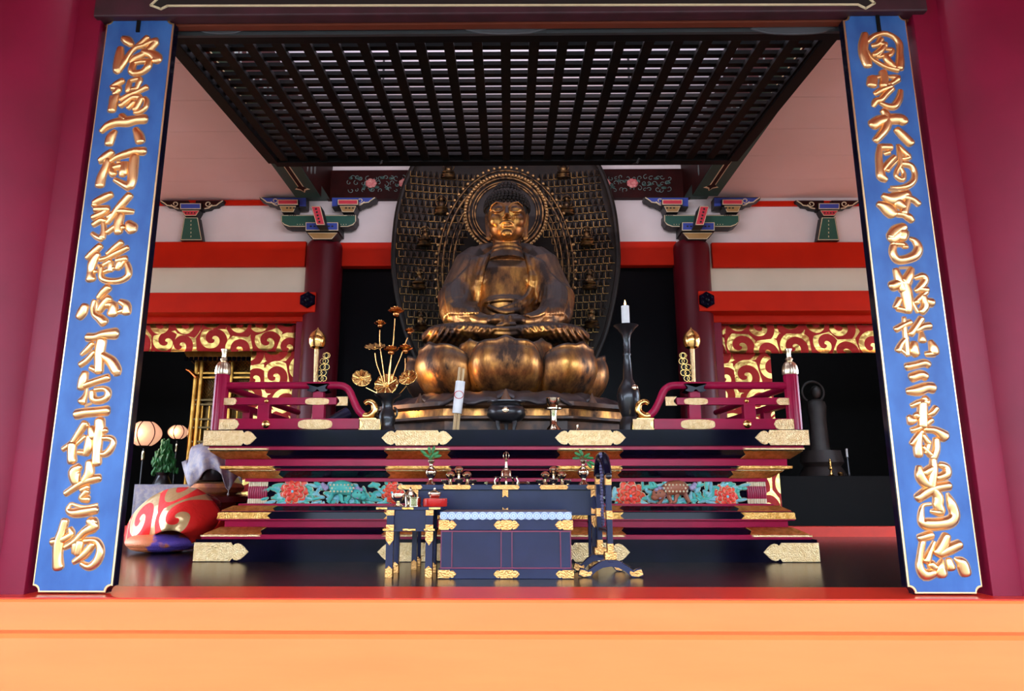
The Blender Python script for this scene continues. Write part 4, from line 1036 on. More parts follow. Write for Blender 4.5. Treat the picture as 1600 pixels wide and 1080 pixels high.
for px, py in ((701, 262), (690, 318), (665, 368), (656, 435), (659, 500), (880, 262), (885, 318), (916, 368), (920, 435), (923, 495)): mini(px, py, 1.1)
# nimbus rings with beads
def nimbus(cxp, cyp, rx, rz, y_, name, a0=0, a1=360, lbl=None, bead=.020):
    c = P(cxp, cyp, y_); s0 = S(cxp, cyp, y_); rx *= s0; rz *= s0
    mb = MB()
    seq = [math.radians(a0 + (a1 - a0) * i / 72) for i in range(73)]
    for k, th, dy in ((1.0, .012, 0), (.93, .016, -.01), (.84, .010, .0), (.78, .012, .0)):
        mb.mat(0).tube([(c.x + rx * k * math.cos(a), y_ + dy, c.z + rz * k * math.sin(a)) for a in seq], th, 7)
    if a1 - a0 >= 360: mb.mat(2).prism([(c.x + rx * .97 * math.cos(a), c.z + rz * .97 * math.sin(a)) for a in seq[:-1]], y_ + .01, y_ + .03)
    n = int((a1 - a0) / 360 * 76)
    mb.mat(1)
    for i in range(n):
        a = math.radians(a0 + (a1 - a0) * i / n); mb.ball((c.x + rx * 1.03 * math.cos(a), y_ - .01, c.z + rz * 1.03 * math.sin(a)), bead, 8, 6)
    mb.build(name, [gilt_dark, M('bead_gilt', (.50, .30, .12), .35, .9), smoke], ha, smooth=True)
nimbus(790, 420, 106, 165, 7.86, 'body_nimbus', -30, 210)
nimbus(790.5, 333, 62, 62, 7.70, 'head_nimbus')
# the seated figure -------------------------------------------------
st = thing('buddha_statue', (BX, YS, Zz(790, 538, 6.4)), 'large gilded seated figure with hands folded in its lap before the halo', 'statue')
def W(px, py, Y): return P(px, py, Y)
def cap(mb, a, b, ra, rb, n=14, seg=6, sq=None):
    a, b = Vector(a), Vector(b); L_ = [a.lerp(b, i / seg) for i in range(seg + 1)]
    R_ = [ra + (rb - ra) * i / seg for i in range(seg + 1)]
    d = (b - a).normalized()
    pts = [a - d * ra * .97, a - d * ra * .7] + L_ + [b + d * rb * .7, b + d * rb * .97]
    mb.tube(pts, [ra * .2, ra * .72] + R_ + [rb * .72, rb * .2], n, sq=sq)
def px_(n, py=400, Y=6.8): return n * S(790, py, Y)
HY = 6.86
body = MB()
hc = W(792, 342, HY)
u = px_(1, 345, HY)      # one picture pixel at the head, in metres
body.ball(hc + Vector((0, .02, 4 * u)), (30 * u, 31 * u, 36 * u), 26, 20)
body.ball(hc + Vector((0, -.02, -17 * u)), (27 * u, 24 * u, 22 * u), 22, 14)      # jaw
body.ball(hc + Vector((0, -22 * u, -33 * u)), (9 * u, 7 * u, 6 * u), 12, 8)       # chin
for s_ in (-1, 1):
    body.ball(hc + Vector((s_ * 15 * u, -18 * u, -10 * u)), (12 * u, 9 * u, 12 * u), 14, 10)    # cheeks
    br = [hc + Vector((s_ * a * u, -(b) * u, c * u)) for a, b, c in ((3, 31, 7), (8, 31, 13), (16, 28, 16), (23, 22, 13), (27, 15, 7))]
    body.tube(br, [1.2 * u, 1.8 * u, 1.9 * u, 1.6 * u, .8 * u], 8)
    body.ball(hc + Vector((s_ * 14 * u, -25 * u, 4 * u)), (9.5 * u, 6 * u, 5 * u), 14, 10)      # eyelid bulge
    body.tube([hc + Vector((s_ * a * u, -b * u, c * u)) for a, b, c in ((5, 30, 1.5), (10, 31.5, -.8), (16, 30.5, -1), (23, 25, 2.5))], [.8 * u, 1.2 * u, 1.2 * u, .7 * u], 7)
    # ears with long lobes
    body.tube([hc + Vector((s_ * a * u, b * u, c * u)) for a, b, c in ((28, 4, 12), (30, 6, 6), (30, 6, -8), (29, 4, -20), (28, 2, -31), (26, 2, -35))], [3 * u, 3.6 * u, 3 * u, 3 * u, 3.6 * u, 2.4 * u], 10, sq=1.5)
body.tube([hc + Vector((0, -a * u, b * u)) for a, b in ((29, 8), (32, 2), (35, -5), (37, -9))], [2.4 * u, 3 * u, 4 * u, 4.2 * u], 12)   # nose
for s_ in (-1, 1): body.ball(hc + Vector((s_ * 4.5 * u, -31 * u, -10 * u)), (3.6 * u, 3.6 * u, 3 * u), 10, 7)
body.tube([hc + Vector((a * u, -b * u, c * u)) for a, b, c in ((-10, 25, -19), (-5, 30, -17), (0, 31.5, -18), (5, 30, -17), (10, 25, -19))], [1 * u, 2.2 * u, 2.2 * u, 2.2 * u, 1 * u], 8)
body.tube([hc + Vector((a * u, -b * u, c * u)) for a, b, c in ((-8, 25, -21.5), (0, 30, -23.5), (8, 25, -21.5))], [1 * u, 2.8 * u, 1 * u], 8)
# neck with creases
nk = W(792, 388, 6.98)
body.lathe(nk - Vector((0, 0, 22 * u)), [(30 * u, 0), (26 * u, 8 * u), (24 * u, 12 * u), (25 * u, 15 * u), (23 * u, 18 * u), (24 * u, 22 * u), (22 * u, 26 * u), (23 * u, 40 * u)], 28)
# chest and belly
def sect(py, hw, d, Y): c = W(791, py, Y); return [c + Vector((hw * u * 1.03 * math.cos(a), d * math.sin(a), 0)) for a in [2 * pi * i / 32 for i in range(32)]]
body.rings([sect(540, 62, .34, 7.15), sect(500, 58, .34, 7.12), sect(480, 54, .31, 7.12), sect(455, 54, .30, 7.12), sect(430, 58, .30, 7.14), sect(412, 56, .25, 7.16), sect(400, 36, .19, 7.14), sect(392, 24, .14, 7.1)])
for s_ in (-1, 1):
    body.ball(W(791 + s_ * 24, 441, 6.98), (28 * u, .115, 20 * u), 18, 12)
body.ball(W(791, 478, 6.93), (40 * u, .15, 22 * u), 18, 12)
# forearms and hands (meditation gesture)
for s_ in (-1, 1):
    cap(body, W(791 + s_ * 74, 490, 6.72), W(791 + s_ * 34, 503, 6.42), .105, .075, seg=4)
    cap(body, W(791 + s_ * 36, 503, 6.42), W(791 + s_ * 16, 503, 6.32), .072, .068, seg=3)
    # palm
    body.ball(W(791 + s_ * 14, 502, 6.30), (15 * u, .09, 6.5 * u), 14, 10)
    # fingers laid across, index fingers raised to meet the thumbs
    for k in range(3):
        cap(body, W(791 + s_ * 8, 507 - k * 1.2, 6.24 + k * .04), W(791 - s_ * (14 - k * 2), 508 - k * 1.6 + (1 if s_ > 0 else -1), 6.22 + k * .04), .020, .016, 8, 3)
    ip = [W(791 + s_ * 17, 505, 6.26), W(791 + s_ * 13, 499, 6.24), W(791 + s_ * 8, 494.5, 6.24), W(791 + s_ * 4, 494, 6.24), W(791 + s_ * 2, 500, 6.23), W(791 + s_ * 2, 507, 6.22)]
    body.tube(ip, [.02, .021, .020, .019, .019, .016], 9)
    tp_ = [W(791 + s_ * 24, 499, 6.30), W(791 + s_ * 16, 494, 6.26), W(791 + s_ * 8, 493.5, 6.25), W(791 + s_ * 1, 494.5, 6.25)]
    body.tube(tp_, [.026, .025, .021, .017], 9)
RMV = [('REMESH', dict(mode='VOXEL', voxel_size=.0095, use_smooth_shade=True)), ('SMOOTH', dict(factor=.5, iterations=2))]
body.build('body', gilt, st, smooth=True, auto=False, mods=[('REMESH', dict(mode='VOXEL', voxel_size=.009, use_smooth_shade=True)), ('SMOOTH', dict(factor=.5, iterations=3))])
# robe: shoulders, sleeves, folded legs, with carved folds
rb = MB()
for s_ in (-1, 1):
    cap(rb, W(791 + s_ * 50, 418, 7.16), W(791 + s_ * 78, 470, 7.02), .23, .20, 18)
    cap(rb, W(791 + s_ * 78, 466, 7.0), W(791 + s_ * 80, 492, 6.82), .20, .16, 18)
    cap(rb, W(791 + s_ * 78, 492, 6.82), W(791 + s_ * 50, 503, 6.55), .15, .11, 16)
    cap(rb, W(791 + s_ * 26, 402, 7.2), W(791 + s_ * 56, 420, 7.18), .17, .20, 16)
# back sheet
rb.rings([[W(791, py, 7.3) + Vector((hw * u * math.cos(a), .22 * math.sin(a), 0)) for a in [2 * pi * i / 28 for i in range(28)]] for py, hw in ((535, 80), (470, 84), (430, 78), (408, 54), (396, 30))])
# folded legs
rs = []
for i in range(25):
    k = -1 + 2 * i / 24
    cxp = 790 + k * 128; top = 503 + 14 * (1 - abs(k)) ** 1.2 + 14 * abs(k) ** 4; bot = 541 + 0 * k
    if abs(k) > .9: top += (abs(k) - .9) * 80; bot -= (abs(k) - .9) * 40
    Yc = 6.62 + .30 * k * k; dep = .42 * (1 - .55 * abs(k) ** 3)
    ct, cb = W(cxp, top, Yc), W(cxp, bot, Yc)
    c = (ct + cb) / 2; hz = abs(ct.z - cb.z) / 2
    rs.append([Vector((c.x, c.y + dep * math.cos(a), c.z + hz * math.copysign(abs(math.sin(a)) ** .8, math.sin(a)))) for a in [2 * pi * j / 24 for j in range(24)]])
rb.rings(rs)
# collar folds hanging down the sides of the bare chest
from mathutils.bvhtree import BVHTree
def bvh(mb): return BVHTree.FromPolygons([tuple(v) for v in mb.v], [tuple(f) for f in mb.f])
robe_tree = None
def fold(pts, r):
    # a carved ridge lying on the robe or on the chest, half sunk into it
    out = []
    for a, b, y in smoothline(pts, 4):
        t_ = W(a, b, y); d = (t_ - Vector((0, 0, EYE))).normalized()
        hit = robe_tree.ray_cast(Vector((0, 0, EYE)), d)
        if hit[0] is not None and abs(hit[0].y - y) < .45: out.append(hit[0] - d * r * .5)
    if len(out) > 2: rb.tube(out, [1.25 * r * (.35 + .65 * math.sin(pi * (i + .5) / len(out)) ** .5) for i in range(len(out))], 8)
both = MB(); both.add(rb.v, rb.f); both.add(body.v, body.f); robe_tree = bvh(both)
for k in range(6):
    fold([(764 - k * 5, 397 + k * 1.5, 6.98 + k * .01), (753 - k * 4, 425, 6.86 + k * .012), (748 - k * 3.5, 455, 6.84 + k * .01), (746 - k * 5, 490, 6.82)], .028)
for k in range(7):
    fold([(820 + k * 4.5, 396 + k * 2, 6.98 + k * .01), (829 + k * 4, 425, 6.86 + k * .012), (828 + k * 5, 455, 6.82 + k * .012), (806 + k * 7, 476 + k * 2.2, 6.76), (770 + k * 6, 486 + k * 2, 6.74)], .027)
fold([(757, 473, 6.79), (790, 468, 6.75), (826, 472, 6.79)], .022)
fold([(762, 479, 6.79), (790, 489, 6.74), (822, 481, 6.79)], .03)
for s_ in (-1, 1):
    for k in range(9):
        fold([(791 + s_ * (52 + k * 4.5), 410 + k * 4.5, 6.93 + k * .022), (791 + s_ * (60 + k * 4.2), 440 + k * 2, 6.82 + k * .02), (791 + s_ * (58 + k * 4.4), 470, 6.78 + k * .018), (791 + s_ * (56 + k * 4), 492, 6.70 + k * .02)], .019)
for s_ in (-1, 1):
    for k in range(11):
        a0 = 10 + k * 9.5
        fold([(791 + s_ * (a0 + 8), 509 - k * .3 + 3 * (k < 3), 6.36 + .012 * k), (791 + s_ * (a0 + 14), 520, 6.19 + .014 * k), (791 + s_ * (a0 + 24), 532, 6.20 + .018 * k), (791 + s_ * (a0 + 34 - k), 540, 6.26 + .03 * k)], .017)
for k in range(4):
    fold([(700, 512 + k * 6, 6.36 - k * .02), (745, 519 + k * 5, 6.22 - k * .01), (790, 522 + k * 5, 6.20), (835, 519 + k * 5, 6.22 - k * .01), (880, 512 + k * 6, 6.36 - k * .02)], .018)
rb.build('robe', gilt, st, smooth=True, auto=False, mods=RMV)
# hair: snail-shell curls
hr = MB()
hairc = hc + Vector((0, .05, 20 * u))
hr.ball(hairc + Vector((0, .02, 0)), (35 * u, 35 * u, 30 * u), 24, 16)
hr.ball(hairc + Vector((0, .05, 26 * u)), (21 * u, 21 * u, 19 * u), 20, 12)
for lay in range(9):
    ph = .25 + lay * .17
    n = int(34 * math.sin(ph) + 4)
    for i in range(n):
        a = 2 * pi * (i + .5 * (lay % 2)) / n
        p = hairc + Vector((35 * u * math.sin(ph) * math.cos(a), .02 + 35 * u * math.sin(ph) * math.sin(a), 30 * u * math.cos(ph)))
        if p.z > hc.z + 16 * u or p.y > hc.y: hr.ball(p, 3.1 * u, 7, 5)
for lay in range(5):
    ph = .1 + lay * .3; n = int(20 * math.sin(ph) + 3)
    for i in range(n):
        a = 2 * pi * i / n; hr.ball(hairc + Vector((21 * u * math.sin(ph) * math.cos(a), .05 + 21 * u * math.sin(ph) * math.sin(a), 26 * u + 19 * u * math.cos(ph))), 3.0 * u, 7, 5)
lab(hr.build('hair', smoke, st, smooth=True), 'black curled hair')
# ================================================================== THINGS ON THE ALTAR
ZA = 1.067
def lathe_px(px, Y, prof, z0=None, pyb=None):
    """profile given as (radius px, py) pairs, bottom to top"""
    s0 = S(px, prof[0][1], Y); c = P(px, prof[0][1], Y)
    out = []
    for r, py in prof: out.append((r * s0, Zz(px, py, Y)))
    if z0 is not None:
        zb_ = out[0][1]; zt_ = out[-1][1]; k = (zt_ - z0) / (zt_ - zb_)
        out = [(r, z0 + (z - zb_) * k) for r, z in out]
    return c.x, out
# incense burner
Y = 5.89
x, pr = lathe_px(791, Y, [(14, 661), (24, 657), (30, 650), (31, 643), (27, 636), (24, 633), (25, 631), (30, 629.5), (30, 628), (26, 628), (22, 634), (10, 640)])
t = thing('incense_burner', (x, Y, ZA), 'black round incense burner with small gilt crest on the altar front', 'incense burner')
MB().lathe((x, Y, 0), pr, 36).build('bowl', iron, t, smooth=True)
s0 = S(791, 650, Y)
for a in (-.9, .9, pi):
    lx, ly = x + 15 * s0 * math.sin(a), Y - 15 * s0 * math.cos(a)
    MB().tube([(lx, ly, Zz(791, 656, Y)), (lx + .012 * math.sin(a), ly, Zz(791, 664, Y)), (lx, ly, ZA + .003)], [.03, .018, .014], 9).build('leg', iron, t, smooth=True)
c = P(790, 644, Y)
m = MB().ball((c.x, Y - 31 * s0, c.z), (.028, .008, .028), 16, 6)
for i in range(8): m.ball((c.x + .014 * math.cos(i * pi / 4), Y - 31 * s0 - .006, c.z + .014 * math.sin(i * pi / 4)), .006, 6, 4)
lab(m.build('crest', brass, t, smooth=True), 'gilt crest')
# brass candle holder
Y = 5.86
x, pr = lathe_px(865, Y, [(12, 672), (11, 669), (6, 664), (5, 655), (5.5, 646), (6, 641), (14, 639.5), (14, 638), (6, 637), (8, 633), (11, 628), (12, 623), (11, 622), (8, 628), (1, 630)], ZA)
tag(MB().lathe((x, Y, 0), pr, 28).build('candle_holder', brass, smooth=True), 'shiny brass candle holder standing right of the black incense burner', 'candle holder')
x, pr = lathe_px(902, 5.9, [(4, 673), (3, 670), (1.6, 668), (2.2, 665), (1.6, 663)], ZA)
tag(MB().lathe((x, 5.9, 0), pr, 14).build('incense_stick_holder', brass, smooth=True), 'tiny brass knob-like stick holder at the altar edge', 'stick holder')
# paper-wrapped wooden sticks
Y = 5.86
t = thing('wrapped_stick_bundle', P(713, 672, Y), 'two wooden sticks wrapped in white paper with red cord, leaning upright', 'wooden sticks')
t.location.z = ZA
for d, tt in ((-2.6, 574), (2.9, 576)):
    a, b = P(721 + d, tt, Y), P(712 + d, 672, Y); b.z = ZA
    MB().tube([b, a], .013, 4).build('wooden_stick', woodl, t)
a, b = P(719.5, 596, Y), P(714, 646, Y)
MB().tube([b, a], .041, 12).build('paper_wrap', paper, t, smooth=True)
MB().tube([P(717 + 7 * math.cos(q), 617 + 6 * math.sin(q), Y - .04) for q in [2 * pi * i / 16 for i in range(17)]], .0032, 6).build('red_cord', redl, t, smooth=True)
# tall black candlestick and candle (right)
Y = 6.15
x, pr = lathe_px(984, Y, [(17, 672), (16, 662), (15, 655), (11, 648), (14, 640), (17, 628), (18, 615), (16, 605), (11, 597), (7.5, 590), (6.5, 570), (5.5, 556), (6.4, 553), (5.6, 550), (6, 530), (8, 522), (14, 514), (20, 509), (18, 508.5), (6, 511)], ZA)
t = thing('tall_candlestick', (x, Y, ZA), 'tall black bronze candlestick right of the lotus throne', 'candlestick')
MB().lathe((x, Y, 0), pr, 32).build('stand', iron, t, smooth=True)
c = P(989, 608, Y); MB().ball((c.x, Y - .10, c.z), (.028, .01, .028), 14, 6).build('crest', brass, t, smooth=True)
c = P(981, 508, Y); ct = P(981, 478, Y)
cd = thing('candle', (x, Y, c.z), 'lit white candle on the tall black candlestick', 'candle')
zc0 = pr[-1][1]
MB().lathe((x, Y, 0), [(.037, zc0), (.037, ct.z - .004), (.03, ct.z), (.01, ct.z - .006)], 24).build('wax_body', whitep, cd, smooth=True)
MB().tube([(x, Y, ct.z - .006), (x + .002, Y, ct.z + .014)], .003, 6).build('wick', blackm, cd)
MB().lathe((x, Y, ct.z + .006), [(.002, 0), (.008, .008), (.0085, .018), (.005, .034), (.001, .05)], 12).build('flame', M('candle_flame', (1, .62, .25), .5, emit=9), cd, smooth=True)
# black vase with gilt lotus flowers (left)
Y = 6.02
x, pr = lathe_px(604, Y, [(15, 672), (13, 667), (11, 663), (13, 655), (13, 648), (9, 640), (8, 632), (11, 624), (20, 619), (21, 617), (17, 618), (6, 626)], ZA)
t = thing('altar_vase', (x, Y, ZA), 'black bronze altar vase holding gilt lotus stems left of the throne', 'vase')
MB().lathe((x, Y, 0), pr, 32).build('vase_body', iron, t, smooth=True)
for s_ in (-1, 1):
    c = P(604 + s_ * 13, 645, Y)
    MB().tube([c + Vector((s_ * .03 * math.cos(q) - s_ * .01, 0, .045 * math.sin(q))) for q in [(-pi / 2) + pi * i / 10 for i in range(11)]], .009, 8).build('handle', iron, t, smooth=True)
bq = thing('gilt_lotus_bouquet', P(604, 620, Y), 'spray of gilt metal lotus flowers and leaves in the black vase', 'metal flowers')
def stem(pts, r=.0045): MB().tube([P(a, b, Y) for a, b in smoothline(pts, 5)], r, 7).build('stem', copperg if len(pts) > 3 else gold, bq, smooth=True)
def lotusflower(px, py, r, squash=.75):
    s0 = S(px, py, Y); c = P(px, py, Y); R0 = r * s0; mb = MB()
    for lay, (n, tilt, ln) in enumerate(((10, .45, 1.0), (8, .85, .95), (6, 1.2, .9))):
        for i in range(n):
            a = 2 * pi * (i + lay * .5) / n
            dr = Vector((math.cos(a) * math.cos(tilt), math.sin(a) * math.cos(tilt), math.sin(tilt)))
            side = Vector((-math.sin(a), math.cos(a), 0)); up = dr.cross(side)
            rot = Matrix((dr, side, up)).transposed()
            mb.ball(c + dr * R0 * ln * .58, (R0 * ln * .55, R0 * .34, R0 * .09), 8, 5, rot=rot)
    mb.ball(c, (R0 * .4, R0 * .4, R0 * .35), 10, 6)
    mb.build('lotus_flower', copperg, bq, smooth=True)
def lotusleaf(px, py, rx, rz, tilt, m=gold):
    s0 = S(px, py, Y); c = P(px, py, Y); mb = MB()
    n = 40; R_ = Matrix.Rotation(tilt[0], 3, 'X') @ Matrix.Rotation(tilt[1], 3, 'Y')
    rs = []
    for k in (0.02, .3, .6, .85, 1.0):
        rs.append([c + R_ @ Vector((rx * s0 * k * (1 + .03 * math.cos(11 * a) * k) * math.cos(a), rx * s0 * k * (1 + .03 * math.cos(11 * a) * k) * math.sin(a), .012 * k * k + .006 * k * math.cos(11 * a))) for a in [2 * pi * i / n for i in range(n)]])
    mb.rings(rs, cap=False); mb.ball(c, .012, 8, 6)
    mb.build('lotus_leaf', m, bq, smooth=True, solid=.004, auto=False)
for pts in ([(605, 620), (608, 580), (614, 540), (617, 498)], [(604, 620), (600, 585), (594, 540), (593.5, 516)], [(603, 620), (598, 595), (589, 570), (586, 552)], [(606, 620), (609, 585), (611, 560)], [(607, 620), (615, 585), (626, 558), (632, 540), (637, 528)], [(608, 620), (622, 600), (632, 580), (633, 560)], [(600, 620), (590, 615), (572, 606)], [(609, 620), (624, 615), (635, 603)], [(604, 622), (604, 612)]):
    stem(pts)
lotusflower(619, 491, 13); lotusflower(594, 509, 9.5); lotusflower(611, 551, 12); lotusflower(633, 549, 12); lotusflower(640, 520, 8)
lotusleaf(586, 543, 16, 8, (.5, .0)); lotusleaf(565, 592, 15, 14, (1.15, .25)); lotusleaf(604, 602, 19, 17, (1.25, -.15)); lotusleaf(638, 591, 15, 13, (1.0, -.2))
# dark cylinder behind the left rail; warm spots added there to brighten the statue
c = P(530, 650, 6.3)
t = thing('dark_cylinder', (c.x, 6.3, ZA), 'small dark cylinder behind the left balustrade', 'lamp')
MB().tube([(c.x - .07, 6.22, ZA + .09), (c.x + .06, 6.36, ZA + .20)], .06, 16).build('cylinder_body', skyblack, t, smooth=True)
MB().box(c.x - .05, c.x + .05, 6.2, 6.4, ZA, ZA + .05).build('cylinder_foot', blackm, t)
def spot(loc, target, e, ang):
    l = bpy.data.lights.new('added_warm_spot', 'SPOT'); l.energy = e; l.color = (1, .55, .22); l.spot_size = math.radians(ang); l.spot_blend = .7; l.shadow_soft_size = .04
    o = bpy.data.objects.new('added_warm_spot', l); col.objects.link(o); o.location = loc
    o.rotation_euler = (Vector(target) - Vector(loc)).to_track_quat('-Z', 'Y').to_euler()
spot((c.x + .10, 6.24, ZA + .24), (-.45, 6.4, 1.75), 14, 60)
spot((c.x + .10, 6.22, ZA + .26), tuple(hc), 55, 26)
goldw = M('warm_gilt_plate', (.84, .43, .15), .45, 1, c2=(.72, .34, .10), scale=30, bump=.4, bscale=90, kind='voronoi')
# ================================================================== FRONT FURNITURE
def gplate(mb, x0, x1, z0, z1, y, ends): cloud_plate(mb, x0, x1, z0, z1, y, ends, th=.004, tip=(z1 - z0) * .85)
# raised seat (box with brocade mat)
Y = 4.725; x0, x1 = X(685, 890, Y), X(896, 890, Y)
z_t = Zz(790, 812, Y); D_ = .46
bx = thing('raised_seat', ((x0 + x1) / 2, Y, 0), 'black lacquer seat box with gilt corner plates at the front centre', 'seat')
def zq(py): return Zz(790, py, Y)
MB().box(x0 + .02, x1 - .02, Y + .015, Y + D_ - .02, 0.01, z_t - .01).build('box_body', skyblack, bx)
for a, b, n_ in ((zq(889), 0.0, 'bottom_rail'), (z_t, zq(829), 'top_rail')):
    MB().box(x0, x1, Y, Y + D_, b, a).build(n_, skyblack, bx, bevel=.003)
mm = MB()
for py in (830.5, 888): mm.box(x0 + .01, x1 - .01, Y + .002, Y + D_ - .002, zq(py) - .004, zq(py) + .004)
zb_, zt2 = zq(888), zq(830)
def vbar(pa, pb):
    a, b = X(pa, 860, Y), X(pb, 860, Y); mm.box(a - .003, a + .003, Y + .003, Y + .03, zb_, zt2); mm.box(b - .003, b + .003, Y + .003, Y + .03, zb_, zt2)
    MB().box(a, b, Y + .006, Y + .03, zb_, zt2).build('stile', skyblack, bx)
vbar(689, 706); vbar(783, 800); vbar(876, 892)
mm.build('maroon_beading', M('maroon_edge', (.20, .02, .06), .35), bx)
for z0, z1_ in ((zq(830) + .007, z_t - .003), (.004, zq(890) - .003)):
    for a, b, e in ((x0 - .002, X(713, 890, Y), 'R'), (X(868, 890, Y), x1 + .002, 'L'), (X(771, 890, Y), X(812, 890, Y), 'LR')):
        mb = MB(); gplate(mb, a, b, z0, z1_, Y, e)
        if e == 'R': mb.box(x0 - .003, x0, Y, Y + .12, z0, z1_)
        if e == 'L': mb.box(x1, x1 + .003, Y, Y + .12, z0, z1_)
        mb.build('gilt_plate', goldw, bx)
mat = thing('brocade_mat', ((x0 + x1) / 2, Y, z_t + .001), 'thin mat with blue-white scalloped edge on top of the raised seat', 'mat')
mh = zq(800) - z_t
MB().box(x0 + .006, x1 - .006, Y + .004, Y + D_ - .01, z_t + .001, z_t + mh).build('mat_body', M('brown_mat', (.20, .12, .10), .7, c2=(.12, .08, .09), scale=60), mat, bevel=.004)
mb = MB(); mb.mat(0).box(x0 + .004, x1 - .004, Y + .001, Y + .006, z_t + .001, z_t + mh)
n = 17; w_ = (x1 - x0 - .01) / n
for i in range(n):
    cx = x0 + .005 + (i + .5) * w_
    for k, (rr, mi) in enumerate(((.50, 1), (.40, 2), (.26, 1), (.14, 2))):
        mb.mat(mi).prism([(cx + rr * w_ * math.cos(a), z_t + mh * .48 + rr * w_ * .98 * math.sin(a)) for a in [2 * pi * j / 18 for j in range(18)]], Y - .001 - k * .0008, Y + .001)
mb.build('scalloped_edge', [M('grey_blue_edge', (.18, .22, .36), .7), M('white_blue_silk', (.60, .68, .85), .6), M('pale_blue_silk', (.30, .40, .68), .6)], mat)
# long rear table
Y = 5.22; Yb_ = 5.50
x0, x1 = X(620, 765, Y), X(936, 765, Y); zt_ = Zz(790, 757.5, Y); zu = Zz(790, 765.5, Y)
tb = thing('offering_table', ((x0 + x1) / 2, (Y + Yb_) / 2, 0), 'long black lacquer offering table behind the raised seat', 'table')
MB().box(x0, x1, Y, Yb_, zu, zt_).build('table_top', skyblack, tb, bevel=.002)
xl, xr = X(648.5, 800, Y), X(928, 800, Y); za = Zz(790, 803, Y)
MB().box(xl, xr, Y + .03, Y + .05, za, zu).build('apron', skyblack, tb); MB().box(xl, xr, Yb_ - .05, Yb_ - .03, za, zu).build('apron', skyblack, tb)
MB().box(xl - .04, xr + .04, Y + .01, Yb_ - .01, za - .012, za + .004).build('lower_rail', skyblack, tb, bevel=.002)
def leg(x_, y_, ztop_, nm_, par, w_=.019):
    l = MB().box(x_ - w_, x_ + w_, y_ - w_, y_ + w_, 0, ztop_).build('leg', skyblack, par, bevel=.002)
    h = 2 * w_
    g = MB(); e = w_ + .002
    def sleeve(z0, z1_, up):
        for (sx_, sy_) in ((0, -1), (0, 1), (-1, 0), (1, 0)):
            tipz = z1_ + h * .5 if up else z1_
            pts = [(-e, z0), (e, z0), (e, z1_), (0, tipz), (-e, z1_)]
            if sy_: g.prism([(x_ + a, b) for a, b in pts], y_ + sy_ * e, y_ + sy_ * (e - .003))
            else: g.prismx([(y_ + a, b) for a, b in pts], x_ + sx_ * e, x_ + sx_ * (e - .003))
    sleeve(0.001, .052, True); 
    gg = g.build('gilt_shoe', goldw, l)
    return l
for xx in (xl, xr):
    for yy in (Y + .03, Yb_ - .03): leg(xx, yy, zu, 'leg', tb)
for a, b in ((621, 660), (692, 736), (768, 812), (843, 888), (916, 935)):
    mb = MB(); A, B = X(a, 761, Y), X(b, 761, Y)
    mb.prism([(A + .012, zu + .003), (B - .012, zu + .003), (B, (zu + zt_) / 2), (B - .012, zt_ - .002), (A + .012, zt_ - .002), (A, (zu + zt_) / 2)], Y - .004, Y, .001)
    mb.build('gilt_plate', goldw, tb)
for pxm in (648.5, 789.5, 928):
    c = X(pxm, 780, Y); e = .021
    MB().box(c - e + .002, c + e - .002, Y + .012, Y + .03, za, zu).build('apron_stile', skyblack, tb)
    for z0, z1_, up in ((zu - .055, zu, 0), (za, za + .045, 1)):
        pts = [(c - e, z0), (c, z0 + .012), (c + e, z0), (c + e, z1_), (c - e, z1_)] if not up else [(c - e, z0), (c + e, z0), (c + e, z1_), (c, z1_ - .012), (c - e, z1_)]
        MB().prism(pts, Y + .006, Y + .012).build('gilt_plate', goldw, tb)
    if pxm != 789.5:
        MB().prism([(c - e, za - .012), (c + e, za - .012), (c + e, za - .07), (c, za - .10), (c - e, za - .07)], Y + .004, Y + .009).build('gilt_plate', goldw, tb)
ZT = zt_
# side table
Y = 4.81; Yb_ = 5.10
x0, x1 = X(588, 795, Y), X(690, 795, Y); zt_ = Zz(640, 792, Y); zu = Zz(640, 797, Y)
sdt = thing('side_table', ((x0 + x1) / 2, (Y + Yb_) / 2, 0), 'small black lacquer side table left of the raised seat', 'table')
MB().box(x0, x1, Y - .02, Yb_, zu, zt_).build('table_top', skyblack, sdt, bevel=.002)
xl, xr = X(609.5, 850, Y), X(671, 850, Y); za = Zz(640, 828, Y)
MB().box(xl, xr, Y, Y + .015, za, zu).build('apron', skyblack, sdt); MB().box(xl, xr, Yb_ - .04, Yb_ - .03, za, zu).build('apron', skyblack, sdt)
MB().box(xl - .045, xr + .04, Y - .025, Yb_ - .02, za - .010, za + .003).build('shelf_rail', skyblack, sdt, bevel=.001)
for xx in (xl, xr):
    for yy in (Y, Yb_ - .035): leg(xx, yy, zu, 'leg', sdt, .024)
    e = .026
    for z0, z1_ in ((zu - .035, zu), (za + .003, za + .035)):
        MB().prism([(xx - e, z0), (xx + e, z0), (xx + e, z1_), (xx - e, z1_)], Y - .028, Y - .024).build('gilt_plate', goldw, sdt)
    MB().prism([(xx - e, za - .010), (xx + e, za - .010), (xx + e, za - .065), (xx, za - .10), (xx - e, za - .065)], Y - .028, Y - .024).build('gilt_plate', goldw, sdt)
for a, b, pz in ((589, 606, 794.6), (629, 647, 794.6), (671, 689, 794.6), (599, 616, 828), (630, 650, 828), (663, 680, 828)):
    A, B = X(a, pz, Y), X(b, pz, Y); zc_ = Zz(640, pz, Y - .02)
    MB().box(A, B, Y - .029, Y - .02, zc_ - .007, zc_ + .007).build('gilt_plate', goldo, sdt, bevel=.002)
ZS = zt_
